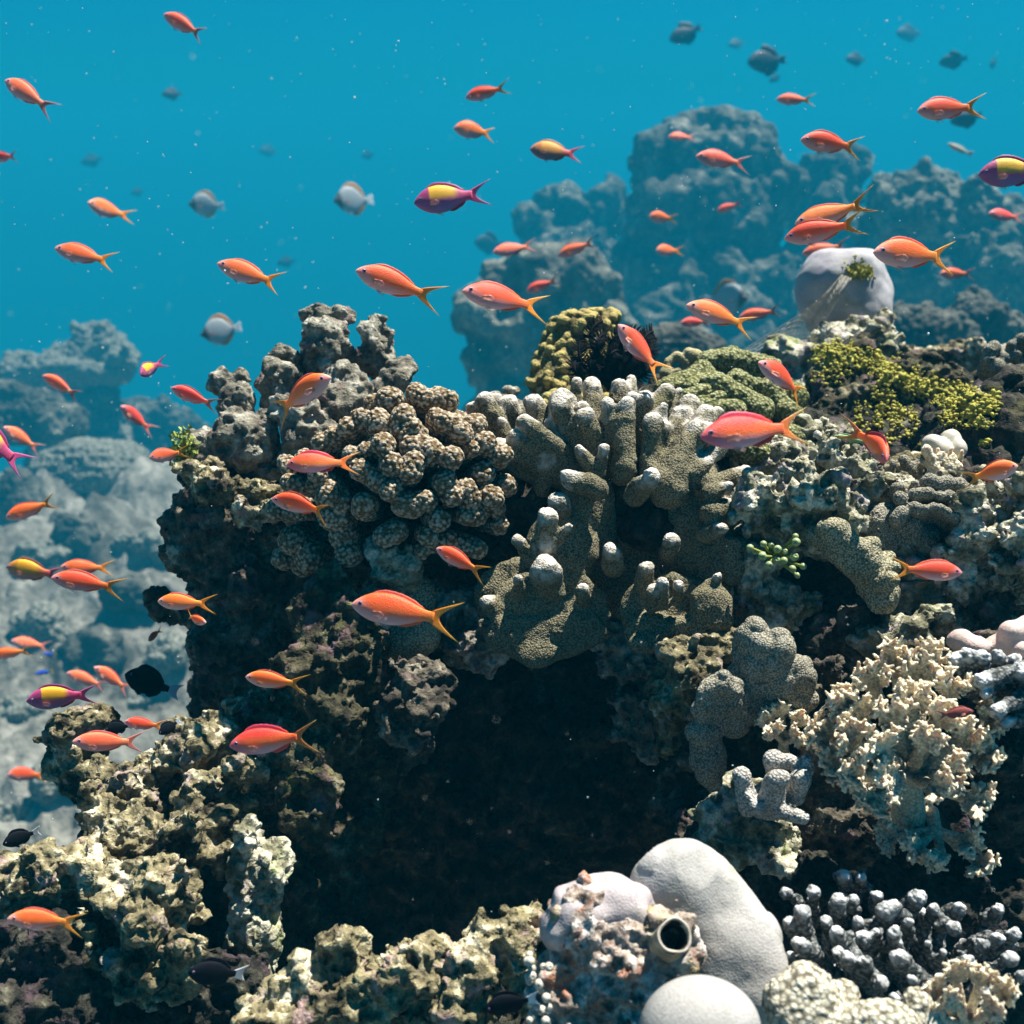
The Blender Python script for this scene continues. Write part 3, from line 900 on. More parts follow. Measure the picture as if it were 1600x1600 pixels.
for i, (pr, lab, mt) in enumerate([
    ([e(1390, 870, 1.20, 60, 44, 40), e(1450, 890, 1.21, 50, 40, 40), e(1340, 830, 1.22, 40, 40, 40)], 'knobbly olive grey rock under the bead-like coral cluster', 'rock_green'),
    ([e(1190, 890, 1.20, 40, 50, 36), e(1210, 950, 1.20, 44, 46, 36), e(1160, 940, 1.22, 30, 50, 30)], 'crusted olive rock under the green bubble algae', 'rock_green'),
    ([e(1330, 1000, 1.18, 44, 44, 36), e(1270, 1010, 1.19, 44, 40, 36), e(1310, 960, 1.21, 40, 30, 30)], 'mauve crusted rock in the shade beneath the ridged coral', 'rock_block'),
    ([e(1440, 940, 1.19, 44, 34, 34), e(1480, 960, 1.19, 36, 30, 30), e(1400, 950, 1.19, 26, 24, 24)], 'pale studded rock below the right-facing orange fish with the violet fin', 'rock_green'),
    ([e(1470, 790, 1.22, 40, 26, 34), e(1420, 770, 1.26, 50, 20, 40), e(1560, 770, 1.24, 50, 30, 34)], 'algae patched rock under the right-facing orange fish near the right edge', 'rock_green'),
    ([e(1220, 720, 1.34, 50, 26, 40), e(1180, 740, 1.32, 40, 24, 34), e(1270, 690, 1.40, 50, 24, 40)], 'grey green rock behind the tail of the largest orange fish', 'rock_green'),
    ([e(1300, 1200, 1.12, 50, 60, 40), e(1290, 1280, 1.12, 50, 50, 40), e(1350, 1290, 1.14, 50, 60, 40)], 'shaded crusted rock under the left of the large soft coral', 'rock_block'),
    ([e(1070, 1180, 1.17, 36, 50, 36), e(1060, 1250, 1.17, 36, 46, 36), e(1090, 1300, 1.14, 34, 40, 34)], 'brown crusted rock wall at the right side of the hollow', 'rock_block'),
    ([e(1570, 1040, 1.12, 50, 50, 40), e(1550, 1120, 1.13, 50, 50, 40), e(1570, 960, 1.17, 40, 50, 36)], 'dark lumpy rock behind the blue tinged branching coral', 'rock_block'),
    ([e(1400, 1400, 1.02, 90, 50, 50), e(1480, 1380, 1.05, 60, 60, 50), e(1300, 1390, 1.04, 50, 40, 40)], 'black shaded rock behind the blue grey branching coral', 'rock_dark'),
    ([e(740, 1010, 1.22, 50, 34, 40), e(760, 970, 1.24, 40, 40, 36), e(700, 960, 1.24, 40, 40, 36)], 'mauve crusted rock beneath the left plate of the finger coral', 'rock_dead'),
    ([e(980, 1040, 1.24, 50, 26, 36), e(1000, 1120, 1.30, 40, 60, 36), e(960, 1010, 1.24, 30, 30, 30)], 'pinkish crusted rock in the notch under the finger coral plates', 'rock_dead')]):
    rock(pr, lab, mt, kn=9, seed=400 + i, group=RK, vox=0.0024)

# shelf behind, right
rock([e(1330, 545, 1.95, 58, 28, 60), e(1290, 560, 1.95, 42, 28, 46), e(1375, 528, 1.96, 22, 26, 30), e(1350, 560, 1.95, 46, 36, 40), e(1225, 560, 1.95, 50, 24, 40), e(1260, 600, 1.95, 60, 40, 40)],
     'warty green grey rock pedestal under the purple grey dome', 'rock_green', kn=8, seed=82, group=RK, vox=0.0034,
     disp=(('wart', 0.008, 55, 0.45), ('ridge', 0.004, 45), ('fbm', 0.003, 90, 3)))
rock([e(1400, 622, 1.75, 120, 36, 90), e(1480, 652, 1.7, 90, 34, 70), e(1330, 590, 1.8, 70, 44, 60), e(1330, 660, 1.72, 80, 44, 50), e(1430, 680, 1.66, 80, 40, 50)],
     'sloping dark bank of rock under the yellow green algae', 'rock_column', kn=9, seed=83, group=RK, vox=0.0034)
rock([e(1460, 565, 2.4, 110, 14, 120), e(1530, 570, 2.3, 60, 16, 70), e(1450, 580, 2.3, 60, 16, 60)],
     'flat pale sandy shelf behind the yellow green algae', 'rock_pale', kn=8, seed=84, group=RK, vox=0.0044, lo=0.15, hi=0.3)
rock([e(1555, 660, 1.42, 36, 44, 40), e(1540, 630, 1.42, 22, 26, 26), e(1575, 700, 1.42, 40, 60, 40), e(1530, 700, 1.43, 24, 50, 30), e(1595, 620, 1.46, 26, 30, 26)],
     'dark upright rock with pale rounded tips at the right edge', 'rock_dead', kn=7, seed=85, group=RK, vox=0.0026)
rock([e(1400, 740, 1.4, 60, 22, 50), e(1370, 775, 1.36, 40, 16, 40), e(1430, 790, 1.34, 60, 16, 40)],
     'pale flat crust of rock below the head-on pink fish', 'rock_pale', kn=7, seed=86, group=RK, lo=0.15, hi=0.3)

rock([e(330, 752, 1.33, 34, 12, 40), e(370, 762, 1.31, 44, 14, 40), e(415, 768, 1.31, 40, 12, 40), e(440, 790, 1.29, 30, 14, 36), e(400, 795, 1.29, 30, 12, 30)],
     'added pale crust standing for sunlight along the top of the overhanging block', 'rock_pale', kn=6, seed=88, group=RK, lo=0.15, hi=0.35)  # pale slabs added so the block top looks sunlit

# dead knobby corals on top of the left block
DC = 'dead knobby coral columns'


def dead(prims, label, seed, kn=5):
    return rock(prims, label, 'rock_dead', kn=kn, seed=seed, group=DC, name='dead_coral', cat='dead coral', vox=0.0026, k=0.008,
                lo=0.2, hi=0.36, warp=((0.004, 35), (0.002, 80)), disp=(('ridge', 0.0035, 50), ('bump', 0.002, 80), ('fbm', 0.0024, 130, 4), ('pit', 0.005, 75, 0.65)))


dead([e(490, 505, 1.47, 16, 22), e(500, 492, 1.46, 18, 12), e(534, 495, 1.46, 20, 14), e(512, 515, 1.44, 32, 18), e(512, 540, 1.44, 34, 28), e(484, 535, 1.46, 12, 18),
      e(512, 570, 1.45, 26, 32), e(548, 556, 1.46, 10, 12), e(486, 560, 1.46, 14, 14)],
     'tallest dead coral column with a knobby three lobed head', 301)
dead([e(586, 505, 1.47, 19, 14), e(575, 520, 1.46, 16, 18), e(600, 535, 1.47, 20, 24), e(585, 560, 1.46, 28, 34), e(613, 560, 1.47, 12, 22), e(610, 590, 1.47, 22, 22)],
     'dead coral column right of the tallest one, open water on both sides', 302)
dead([e(445, 560, 1.46, 20, 14), e(420, 575, 1.45, 13, 20), e(441, 585, 1.43, 25, 20), e(462, 575, 1.45, 14, 22), e(440, 620, 1.44, 28, 28), e(425, 600, 1.45, 20, 26)],
     'short dead coral stump with a notched top, left of the tallest column', 303)
dead([e(346, 603, 1.44, 18, 18), e(373, 598, 1.44, 18, 16), e(358, 625, 1.43, 18, 26), e(384, 625, 1.42, 20, 26), e(368, 650, 1.42, 30, 24)],
     'leftmost dead coral knob with a slanted pale top', 304)
dead([e(375, 665, 1.38, 36, 30), e(395, 690, 1.38, 46, 40), e(345, 700, 1.39, 40, 30), e(318, 698, 1.39, 32, 26), e(410, 655, 1.38, 14, 14), e(370, 715, 1.38, 60, 20)],
     'wide dark dead coral mass overhanging the pale block top', 305, 6)
dead([e(460, 655, 1.36, 30, 22), e(475, 685, 1.36, 38, 40), e(445, 640, 1.37, 20, 20), e(490, 650, 1.36, 18, 26), e(470, 720, 1.37, 40, 26)],
     'dark dead coral lump under the right-facing orange fish', 306, 6)
dead([e(540, 590, 1.40, 26, 18), e(520, 610, 1.40, 26, 22), e(560, 600, 1.40, 14, 22), e(545, 620, 1.40, 34, 28), e(515, 640, 1.39, 30, 40), e(570, 640, 1.40, 26, 40)],
     'grey dead coral knobs at the foot of the tallest column', 307, 6)
dead([e(625, 585, 1.41, 20, 20), e(615, 600, 1.40, 22, 24), e(605, 625, 1.40, 24, 26), e(628, 610, 1.41, 10, 26)],
     'warty dead coral stump right behind the cauliflower coral top', 308, 7)
dead([e(430, 740, 1.36, 30, 16), e(415, 728, 1.38, 20, 20)], 'small mauve dead coral lump in front of the pale block top', 309, 4)

# ------------------------------------------------------------------ living corals
SK = 1.0


def cauliflower():
    lobes = [((588, 630), (612, 628), 22), ((650, 614), (704, 628), 20), ((506, 690), (540, 668), 20), ((562, 656), (592, 660), 23),
             ((630, 648), (642, 700), 25), ((682, 652), (694, 656), 21), ((714, 662), (722, 672), 19), ((742, 668), (782, 712), 23),
             ((552, 712), (590, 695), 18), ((598, 694), (610, 726), 20), ((560, 736), (592, 750), 18), ((645, 722), (645, 738), 20),
             ((674, 704), (706, 716), 23), ((738, 703), (738, 706), 12), ((698, 750), (704, 776), 22), ((726, 762), (732, 778), 20),
             ((756, 742), (768, 772), 21), ((790, 754), (794, 764), 16), ((626, 790), (662, 782), 22), ((684, 812), (672, 836), 21),
             ((704, 838), (744, 860), 16), ((772, 796), (780, 820), 16), ((728, 800), (740, 806), 22), ((446, 720), (452, 730), 19),
             ((428, 792), (474, 800), 18), ((452, 758), (486, 760), 17), ((500, 740), (512, 758), 22), ((512, 772), (530, 780), 22),
             ((462, 846), (484, 872), 28), ((444, 872), (470, 880), 20), ((536, 838), (546, 866), 24), ((516, 806), (530, 812), 22), ((566, 784), (570, 800), 22),
             ((478, 715), (492, 722), 18), ((620, 756), (604, 770), 16), ((660, 860), (690, 846), 14), ((600, 840), (620, 830), 20), ((650, 668), (660, 690), 14)]
    prims = []
    rq = random.Random(8)
    for (x1, y1), (x2, y2), r in lobes:
        mx, my = (x1 + x2) / 2, (y1 + y2) / 2
        dome = 1 - ((mx - 635) / 215) ** 2 - ((my - 745) / 180) ** 2
        d = 1.27 - 0.13 * max(dome, 0) ** 0.6
        L = math.hypot(x2 - x1, y2 - y1)
        m = max(2, int(L / (1.15 * r) + 1.6))
        for j in range(m):
            f = j / (m - 1)
            qx, qy = x1 + (x2 - x1) * f + rq.uniform(-4, 4), y1 + (y2 - y1) * f + rq.uniform(-4, 4)
            rad, dq = r * rq.uniform(.74, .98), d + rq.uniform(-.008, .006)
            prims.append(c((qx, qy, dq), (635 + (qx - 635) * .8, 800 + (qy - 800) * .8, dq + .05), rad, rad * .8))
            prims.append(c((qx, qy, dq + .03), (635 + (qx - 635) * 0.6, 800 + (qy - 800) * 0.55, 1.285), rad * .8, rad * .5))
    prims += [e(630, 760, 1.31, 150, 115, 50), e(520, 790, 1.31, 80, 70, 40), e(700, 700, 1.32, 70, 60, 40)]
    o = grow('cauliflower_coral', prims, M['cauliflower'], 0.00115, 0.0016, warp=((0.0012, 60),),
             disp=(('bump', 0.0017, 225),), smooth=1, seed=5)
    return tag(o, 'brown cauliflower coral head with pale beaded knobs, centre of the reef', 'coral')


cauliflower()


def fingers():
    P = []

    TP = []

    def f(x1, y1, x2, y2, r1, r2, d1, d2):
        TP.append((cc(x1, y1 - r1 * .8, d1), r1 * 1.9 * K * d1))
        g = .95 if y1 < 680 else .92
        P.append(c((x1, y1, d1), (x2, y2, d2), r1 * g, r2 * g))
    # fingers: tip -> base
    for a in [(757, 624, 785, 680, 12, 16, 1.27, 1.28), (738, 640, 752, 672, 11, 13, 1.28, 1.29), (795, 636, 800, 672, 17, 18, 1.29, 1.3), (775, 628, 790, 660, 10, 13, 1.31, 1.31),
              (834, 630, 856, 690, 15, 20, 1.26, 1.26), (820, 640, 826, 676, 10, 12, 1.3, 1.3), (878, 628, 888, 700, 20, 23, 1.25, 1.25), 
              (900, 599, 902, 660, 11, 15, 1.29, 1.29), (926, 606, 930, 700, 16, 24, 1.26, 1.25), 
              (968, 602, 966, 680, 17, 22, 1.28, 1.28), (986, 592, 978, 640, 10, 14, 1.29, 1.28), (979, 634, 974, 730, 14, 26, 1.2, 1.2), 
              (1018, 656, 1012, 730, 14, 19, 1.2, 1.2), (1042, 610, 1016, 660, 12, 18, 1.27, 1.27), (1010, 632, 1010, 670, 16, 20, 1.27, 1.26), 
              (1080, 634, 1046, 700, 13, 20, 1.25, 1.23), (1066, 650, 1045, 690, 14, 18, 1.23, 1.22), (1104, 652, 1046, 760, 19, 34, 1.22, 1.19), (1122, 644, 1096, 680, 11, 14, 1.25, 1.24),
              (785, 658, 790, 700, 10, 14, 1.24, 1.25), (816, 664, 814, 710, 15, 19, 1.24, 1.25), (1163, 738, 1110, 762, 14, 24, 1.2, 1.19), (1146, 782, 1110, 800, 12, 20, 1.18, 1.17),
              (1018, 748, 990, 775, 20, 24, 1.13, 1.17), (904, 702, 930, 738, 13, 18, 1.18, 1.19), (942, 706, 936, 740, 11, 15, 1.18, 1.19), (886, 744, 935, 765, 16, 22, 1.16, 1.17),
              (868, 694, 866, 720, 15, 15, 1.22, 1.23), (830, 710, 838, 740, 14, 13, 1.22, 1.23), (852, 728, 848, 760, 13, 14, 1.21, 1.22), (872, 786, 880, 820, 15, 18, 1.16, 1.18),
              (858, 812, 850, 870, 17, 21, 1.10, 1.12), (888, 824, 872, 838, 8, 11, 1.10, 1.11), (808, 842, 834, 868, 13, 12, 1.12, 1.13), (852, 892, 862, 920, 23, 24, 1.085, 1.13),
              (844, 838, 842, 850, 10, 12, 1.11, 1.11), (955, 862, 960, 884, 14, 16, 1.15, 1.17), (1010, 888, 1008, 910, 12, 14, 1.14, 1.16), (1036, 912, 1036, 940, 13, 18, 1.11, 1.14),
              (1060, 916, 1056, 936, 11, 15, 1.12, 1.14), (1020, 922, 1022, 945, 11, 14, 1.12, 1.14), (1048, 846, 1046, 862, 11, 14, 1.17, 1.18), 
              (912, 920, 910, 940, 12, 14, 1.15, 1.17), (910, 640, 912, 700, 12, 17, 1.23, 1.24), (952, 660, 950, 720, 11, 17, 1.21, 1.22), (1034, 668, 1022, 720, 12, 17, 1.21, 1.21),
              (1060, 612, 1040, 650, 10, 14, 1.3, 1.29), (1088, 672, 1050, 730, 12, 18, 1.2, 1.19), (856, 664, 862, 710, 12, 16, 1.22, 1.23), (1126, 700, 1080, 740, 14, 20, 1.2, 1.19),
              (810, 690, 815, 730, 11, 14, 1.23, 1.24), (1140, 760, 1110, 770, 10, 16, 1.17, 1.17), (1128, 826, 1105, 836, 10, 16, 1.15, 1.17), 
              (1120, 900, 1112, 920, 10, 15, 1.13, 1.15), (810, 905, 815, 925, 11, 15, 1.15, 1.17),  (760, 940, 775, 950, 10, 16, 1.16, 1.18)]:
        f(*a)
    rf = random.Random(3)
    for j in range(15):                                    # front rank of the fan, leaning outward
        an = RAD(168 - 154 * j / 14 + rf.uniform(-4, 4))
        rx, ry = rf.uniform(150, 205), rf.uniform(95, 140)
        dd = 1.205 + rf.uniform(-.015, .02)
        f(955 + rx * math.cos(an), 748 - ry * math.sin(an), 955 + rx * .38 * math.cos(an), 762 - ry * .30 * math.sin(an), rf.uniform(11, 15), rf.uniform(19, 24), dd, dd + .025)
    # bodies and flaring plates
    P.extend([e(1060, 755, 1.25, 70, 62, 50), e(1085, 835, 1.22, 66, 82, 45), e(1110, 870, 1.20, 52, 56, 36), e(1000, 800, 1.29, 90, 60, 40), e(900, 720, 1.31, 150, 50, 40),
              e(915, 790, 1.21, 42, 62, 36), e(930, 830, 1.22, 36, 60, 32), e(880, 860, 1.20, 60, 70, 40), e(1000, 900, 1.24, 80, 80, 30),
              e(858, 950, 1.18, 96, 62, 18), e(800, 930, 1.20, 62, 60, 20), e(845, 995, 1.17, 86, 38, 14), e(905, 985, 1.17, 44, 34, 14), e(845, 1018, 1.165, 36, 20, 11),
              e(1050, 955, 1.17, 80, 56, 20), e(1035, 990, 1.15, 60, 34, 14), e(1112, 952, 1.14, 37, 44, 26), e(1085, 985, 1.14, 44, 30, 16), e(1015, 1006, 1.14, 34, 16, 10),
              e(1130, 790, 1.2, 36, 40, 26), e(1145, 880, 1.18, 24, 40, 20)])
    o = grow('finger_coral', P, M['finger'], 0.0018, 0.004, warp=((0.0026, 27), (0.0014, 75)), disp=(('ridge', 0.0010, 70), ('bump', 0.0007, 400)), smooth=2, seed=6, tips=TP)
    return tag(o, 'large pale tipped finger coral colony with flaring plates over the dark hollow', 'coral')


fingers()
tag(grow('brain_coral', [e(630, 998, 1.20, 54, 34, 34), e(600, 985, 1.21, 36, 34, 30), e(655, 930, 1.22, 30, 34, 26), e(660, 985, 1.19, 26, 30, 24)],
         M['ridge'], 0.0018, 0.012, warp=((0.002, 40),), disp=(('bump', 0.0009, 330),), smooth=2, seed=7),
    'rounded olive coral lobe behind the tail of the orange fish, under the cauliflower coral', 'coral')


def tentacled(name, prims, mat, label, seed, vox=0.0022, bump=(0.003, 120), k=0.006, cat='coral', group=None, warp=((0.002, 50),)):
    o = grow(name, prims, M[mat], vox, k, warp=warp, disp=(('bump',) + bump,), smooth=1, seed=seed)
    return tag(o, label, cat, group)


G = 1.46
tentacled('lobed_coral', [c((a, b, G + z), (a2, b2, G + z2), r, r) for a, b, z, a2, b2, z2, r in [
    (1042, 612, -.02, 1098, 585, 0, 21), (1108, 570, .05, 1142, 562, .05, 22), (1165, 568, .05, 1200, 580, .05, 22), (1082, 606, -.04, 1112, 596, -.02, 17),
    (1112, 600, -.06, 1188, 640, -.06, 21), (1062, 622, -.07, 1100, 612, -.07, 13), (1072, 642, -.09, 1120, 624, -.09, 13), (1112, 640, -.1, 1150, 640, -.1, 16),
    (1215, 600, 0, 1240, 622, 0, 21), (1150, 598, -.02, 1160, 604, -.02, 20), (1200, 606, -.03, 1222, 640, -.03, 19), (1166, 702, -.16, 1180, 706, -.16, 22),
    (1226, 640, -.04, 1236, 650, -.04, 18), (1120, 690, -.14, 1145, 684, -.14, 26), (1200, 690, -.1, 1240, 690, -.08, 24)]]
    + [e(1140, 640, G + 0.06, 100, 70, 50)], 'green_lobe',
    'olive green lobed coral with thick tentacled folds, behind the largest orange fish', 8, bump=(0.0018, 135), k=0.003, vox=0.0018)
tentacled('swirled_coral', [c((a, b, 1.53), (a2, b2, 1.53), r) for a, b, a2, b2, r in [
    (1040, 582, 1044, 566, 9), (1044, 566, 1058, 556, 9), (1058, 556, 1070, 566, 9), (1070, 566, 1070, 584, 8), (1075, 552, 1088, 556, 9), (1048, 586, 1060, 578, 8), (1052, 600, 1060, 590, 9)]],
    'tan_lobe', 'small tan coral of smooth rolled lobes beside the black feather star', 9, bump=(0.0004, 300), k=0.003)
tentacled('yellow_spire_coral', [e(905, 510, 1.60, 46, 24, 40), e(900, 540, 1.60, 52, 30, 40), e(885, 570, 1.59, 52, 34, 40), e(870, 600, 1.58, 46, 30, 40), e(945, 500, 1.62, 22, 16, 26),
                                  e(925, 580, 1.6, 60, 50, 40), e(900, 640, 1.55, 70, 30, 40)], 'yellow_knob',
          'yellow coral spire studded with small knobs, behind the finger coral', 10, vox=0.0024, bump=(0.008, 72), k=0.02)
tentacled('stub_coral', [e(775, 628, 1.5, 20, 14, 16), e(800, 612, 1.52, 14, 10, 14), e(790, 640, 1.5, 30, 18, 20)], 'rock_dead',
          'small dark coral stub left of the yellow spire', 19, bump=(0.003, 90))

# ridged coral, right
tentacled('ridged_coral', chain([(1272, 838, 1.14), (1305, 840, 1.13), (1345, 878, 1.13), (1368, 915, 1.14), (1380, 935, 1.14)], [17, 28, 28, 26, 20]) + [
    c((1345, 862, 1.12), (1366, 850, 1.12), 12, 11), c((1370, 880, 1.13), (1388, 870, 1.14), 12, 10), c((1380, 895, 1.12), (1398, 888, 1.12), 10, 8),
    c((1380, 915, 1.11), (1392, 905, 1.1), 14, 13), c((1385, 950, 1.14), (1395, 925, 1.13), 10, 10), e(1300, 825, 1.12, 26, 16, 20), e(1372, 935, 1.13, 22, 26, 20)],
    'ridge', 'ridged pale coral arching down the right slope, below the green humped rock', 11, bump=(0.0012, 260), k=0.008)
# grey knob coral beside the hollow
tentacled('knob_coral', [c((1176, 992, 1.05), (1170, 1060, 1.06), 25, 30), c((1212, 1012, 1.04), (1215, 1070, 1.05), 30, 36), c((1240, 1040, 1.05), (1250, 1090, 1.06), 26, 28),
                         e(1190, 1085, 1.07, 56, 46, 36), c((1104, 1074, 1.02), (1112, 1090, 1.04), 14, 18), c((1128, 1062, 1.02), (1132, 1090, 1.04), 15, 20), c((1100, 1104, 1.02), (1108, 1112, 1.04), 15, 18),
                         e(1098, 1150, 1.04, 24, 26, 22), e(1108, 1180, 1.05, 30, 40, 26), e(1140, 1110, 1.06, 44, 40, 26), c((1150, 1078, 1.03), (1150, 1100, 1.05), 14, 20), e(1108, 1210, 1.06, 20, 26, 20)],
          'grey_knob', 'grey coral of thick rounded knobs on the right rim of the hollow', 12, bump=(0.0050, 46), k=0.008, vox=0.0019)
KC = 'small knob corals on the right slope'
tentacled('knob_coral', [c((1158, 1214, 0.99), (1168, 1262, 1.0), 15, 17), c((1208, 1184, 1.0), (1210, 1205, 1.01), 16, 17), c((1212, 1218, 0.97), (1210, 1250, 0.99), 19, 19),
                         c((1250, 1222, 0.985), (1240, 1244, 1.0), 17, 17), c((1254, 1278, 0.965), (1216, 1264, 0.99), 12, 18), c((1180, 1262, .98), (1195, 1262, 1.0), 13, 15), c((1168, 1244, .985), (1172, 1262, 1.0), 9, 12), c((1260, 1186, 1.0), (1262, 1206, 1.0), 7, 8), c((1232, 1186, 1.0), (1246, 1200, 1.0), 9, 9),
                         e(1205, 1250, 1.04, 40, 30, 22)], 'white_knob', 'white knobbed coral cluster just left of the soft coral', 13, bump=(0.0004, 420), k=0.004, group=KC)
pk = []
rr = random.Random(9)
for i in range(26):
    x = 1400 + i % 9 * 14 + rr.uniform(-6, 6)
    y = 752 + (i // 9) * 22 + rr.uniform(-5, 6) + (x - 1450) ** 2 * 0.004
    pk.append(c((x, y, 1.17 - 0.012 * (i // 9)), (x + rr.uniform(-4, 4), y + 22, 1.2), rr.uniform(9, 11.5), 8))
tentacled('knob_coral', pk + [e(1452, 812, 1.22, 60, 36, 36)], 'grey_knob', 'cluster of round pale coral knobs over a dark hollow, left of the right-facing orange fish', 14, bump=(0.0004, 300), k=0.0025, group=KC)
tentacled('knob_coral', [e(1398, 815, 1.18, 42, 30, 28), e(1380, 840, 1.18, 30, 34, 26), e(1430, 838, 1.19, 40, 26, 24)], 'grey_knob',
          'dark rippled coral lump right of the arching ridged coral', 15, bump=(0.0016, 200), k=0.01, group=KC)
pk = []
for i in range(24):
    x, y = rr.uniform(1362, 1440), rr.uniform(716, 762)
    pk.append(c((x, y, 1.3), (x, y + 14, 1.31), rr.uniform(6, 9), 6))
tentacled('knob_coral', pk + [e(1400, 755, 1.33, 44, 22, 26)], 'grey_knob', 'fine beaded coral patch just below the head-on pink fish', 16, bump=(0.0006, 250), k=0.003, group=KC)
pk = []
for i in range(20):
    x, y = rr.uniform(1540, 1606), rr.uniform(528, 585)
    pk.append(c((x, y, 1.62), (x + rr.uniform(-4, 4), y + 18, 1.64), rr.uniform(8, 10), 7))
tentacled('knob_coral', pk + [e(1590, 575, 1.67, 60, 40, 40)], 'grey_knob', 'round knobbed coral on a dark base at the upper right edge', 17, vox=0.0024, bump=(0.0006, 250), k=0.003, group=KC)
tentacled('knob_coral', [c((x, y, 1.16), (x2, y2, 1.18), r) for x, y, x2, y2, r in [(1385, 1000, 1392, 1010, 20), (1410, 1010, 1415, 1020, 16), (1440, 985, 1445, 1000, 15), (1465, 1005, 1468, 1015, 14), (1420, 975, 1425, 985, 13), (1490, 1000, 1494, 1012, 13)]],
          'white_knob', 'small round brain-like coral knobs among rubble above the soft coral', 18, bump=(0.0018, 170), k=0.003, group=KC)
tentacled('bubble_coral', [e(1462, 702, 1.3, 22, 22, 20), e(1488, 690, 1.31, 18, 22, 18), e(1498, 698, 1.3, 12, 16, 12)], 'bubble_pale',
          'two smooth pale bubble corals left of the dark rock at the right edge', 20, bump=(0.0002, 300), k=0.002)
pk = []
for i in range(26):
    x, y = rr.uniform(1445, 1505), rr.uniform(700, 748)
    pk.append(c((x, y, 1.255), (1475 + (x - 1475) * .5, 760, 1.29), rr.uniform(4, 6), 8))
tentacled('branching_coral', pk, 'soft_coral', 'small cream branching coral below the smooth bubble corals', 21, bump=(0.0012, 240), k=0.003)
tentacled('lobed_coral', [e(1500, 1000, 1.06, 22, 18, 18), e(1525, 1010, 1.05, 20, 16, 18), e(1585, 990, 1.05, 22, 20, 20), e(1605, 985, 1.05, 22, 24, 20), e(1560, 1010, 1.06, 24, 18, 18), e(1600, 1015, 1.04, 20, 14, 16)],
          'pink_lobe', 'smooth pink lobed coral at the right edge above the blue branching coral', 22, bump=(0.0002, 300), k=0.003)


# soft coral: stalk, limbs, and tufts of small knobbed fingers
def soft(name, tufts, base, d, label, seed, size=1.0, vox=0.0012, stalk=26):
    r = random.Random(seed)
    P = []
    bx, by = base
    cx = sum(q[0] for q in tufts) / len(tufts)
    cy = sum(q[1] for q in tufts) / len(tufts)
    hub = (cx + (bx - cx) * .45, cy + (by - cy) * .5, d + 0.03)
    P.append(c((bx, by, d + 0.045), hub, stalk, stalk * .75))
    for tx, ty, dz in tufts:
        td = d + dz
        P.append(c(hub, (tx, ty, td + 0.012), stalk * .5, 9 * size))
        ux, uy = tx - hub[0], ty - hub[1]
        n_ = math.hypot(ux, uy) + 1e-6
        a0 = math.atan2(uy, ux)
        for j in range(13):
            an = a0 + r.uniform(-1.25, 1.25)
            L = r.uniform(20, 40) * size
            ex, ey, ed = tx + L * math.cos(an), ty + L * math.sin(an) - 4 * size, td - r.uniform(0, .028) * size
            P.append(c((tx, ty, td + .006), (ex, ey, ed), 4.2 * size, 3.4 * size))
            for m in range(13):
                f = r.uniform(.15, 1.02)
                qx, qy, qd = tx + (ex - tx) * f, ty + (ey - ty) * f, td + .006 + (ed - td - .006) * f
                a2 = an + r.choice((-1, 1)) * r.uniform(.4, 1.5)
                l2 = r.uniform(7, 14) * size
                P.append(c((qx, qy, qd), (qx + l2 * math.cos(a2), qy + l2 * math.sin(a2), qd - r.uniform(-.004, .010) * size), 2.9 * size, r.uniform(2.2, 3.2) * size))
    o = grow(name, P, M['soft_coral'], vox, 0.0009, disp=(('bump', 0.0005, 360),), smooth=1, seed=seed)
    return tag(o, label, 'soft coral')


soft('soft_coral', [(1330, 1108, 0), (1298, 1150, .01), (1342, 1162, -.02), (1368, 1078, 0), (1402, 1046, .01), (1450, 1042, .01), (1482, 1086, 0), (1424, 1104, -.03), (1386, 1176, -.05),
                    (1350, 1212, -.02), (1440, 1168, -.05), (1500, 1158, -.01), (1480, 1212, -.03), (1528, 1184, 0), (1540, 1132, .01), (1512, 1248, -.01), (1452, 1226, -.04), (1372, 1244, -.01),
                    (1318, 1194, .01), (1400, 1130, -.04), (1466, 1130, -.03), (1405, 1215, -.05), (1350, 1128, -.01), (1430, 1060, 0)],
     (1420, 1275), 1.0, 'large cream and yellow bushy soft coral on a pale stalk, right side', 23)
soft('soft_coral', [(1202, 1130, 0), (1222, 1118, 0), (1244, 1130, 0), (1214, 1150, -.01), (1240, 1156, -.01)], (1224, 1185), 1.04,
     'small yellowish soft coral tuft between grey knob coral and the large soft coral', 24, 0.55, stalk=10)
soft('soft_coral', [(1440, 1318, 0), (1470, 1330, 0), (1505, 1312, .01), (1400, 1305, .01), (1525, 1345, .01)], (1455, 1270), 1.0,
     'shaded lower fringe of pale soft coral hanging under the large one', 25, 0.85, stalk=12)
soft('soft_coral', [(1465, 1560, 0), (1495, 1535, 0), (1530, 1540, 0), (1560, 1560, 0), (1500, 1575, -.01), (1540, 1585, -.01), (1475, 1595, -.01)], (1510, 1640), 0.80,
     'pale soft coral tuft at the bottom right corner', 26, 0.8, stalk=14)


def branches(label, items, mat, seed, group=None, extra=(), bump=(0.0016, 200)):
    P = [c((a, b, d), (a2, b2, d2), r, r2) for a, b, d, a2, b2, d2, r, r2 in items]
    o = grow('branching_coral', P + list(extra), M[mat], 0.0017, 0.004, warp=((0.0015, 60),), disp=(('bump',) + bump,), smooth=1, seed=seed,
             tips=[(cc(q[0], q[1] - q[6] * .5, q[2]), q[6] * 1.6 * K * q[2]) for q in items if q[6] < 17.5])
    return tag(o, label, 'coral', group)


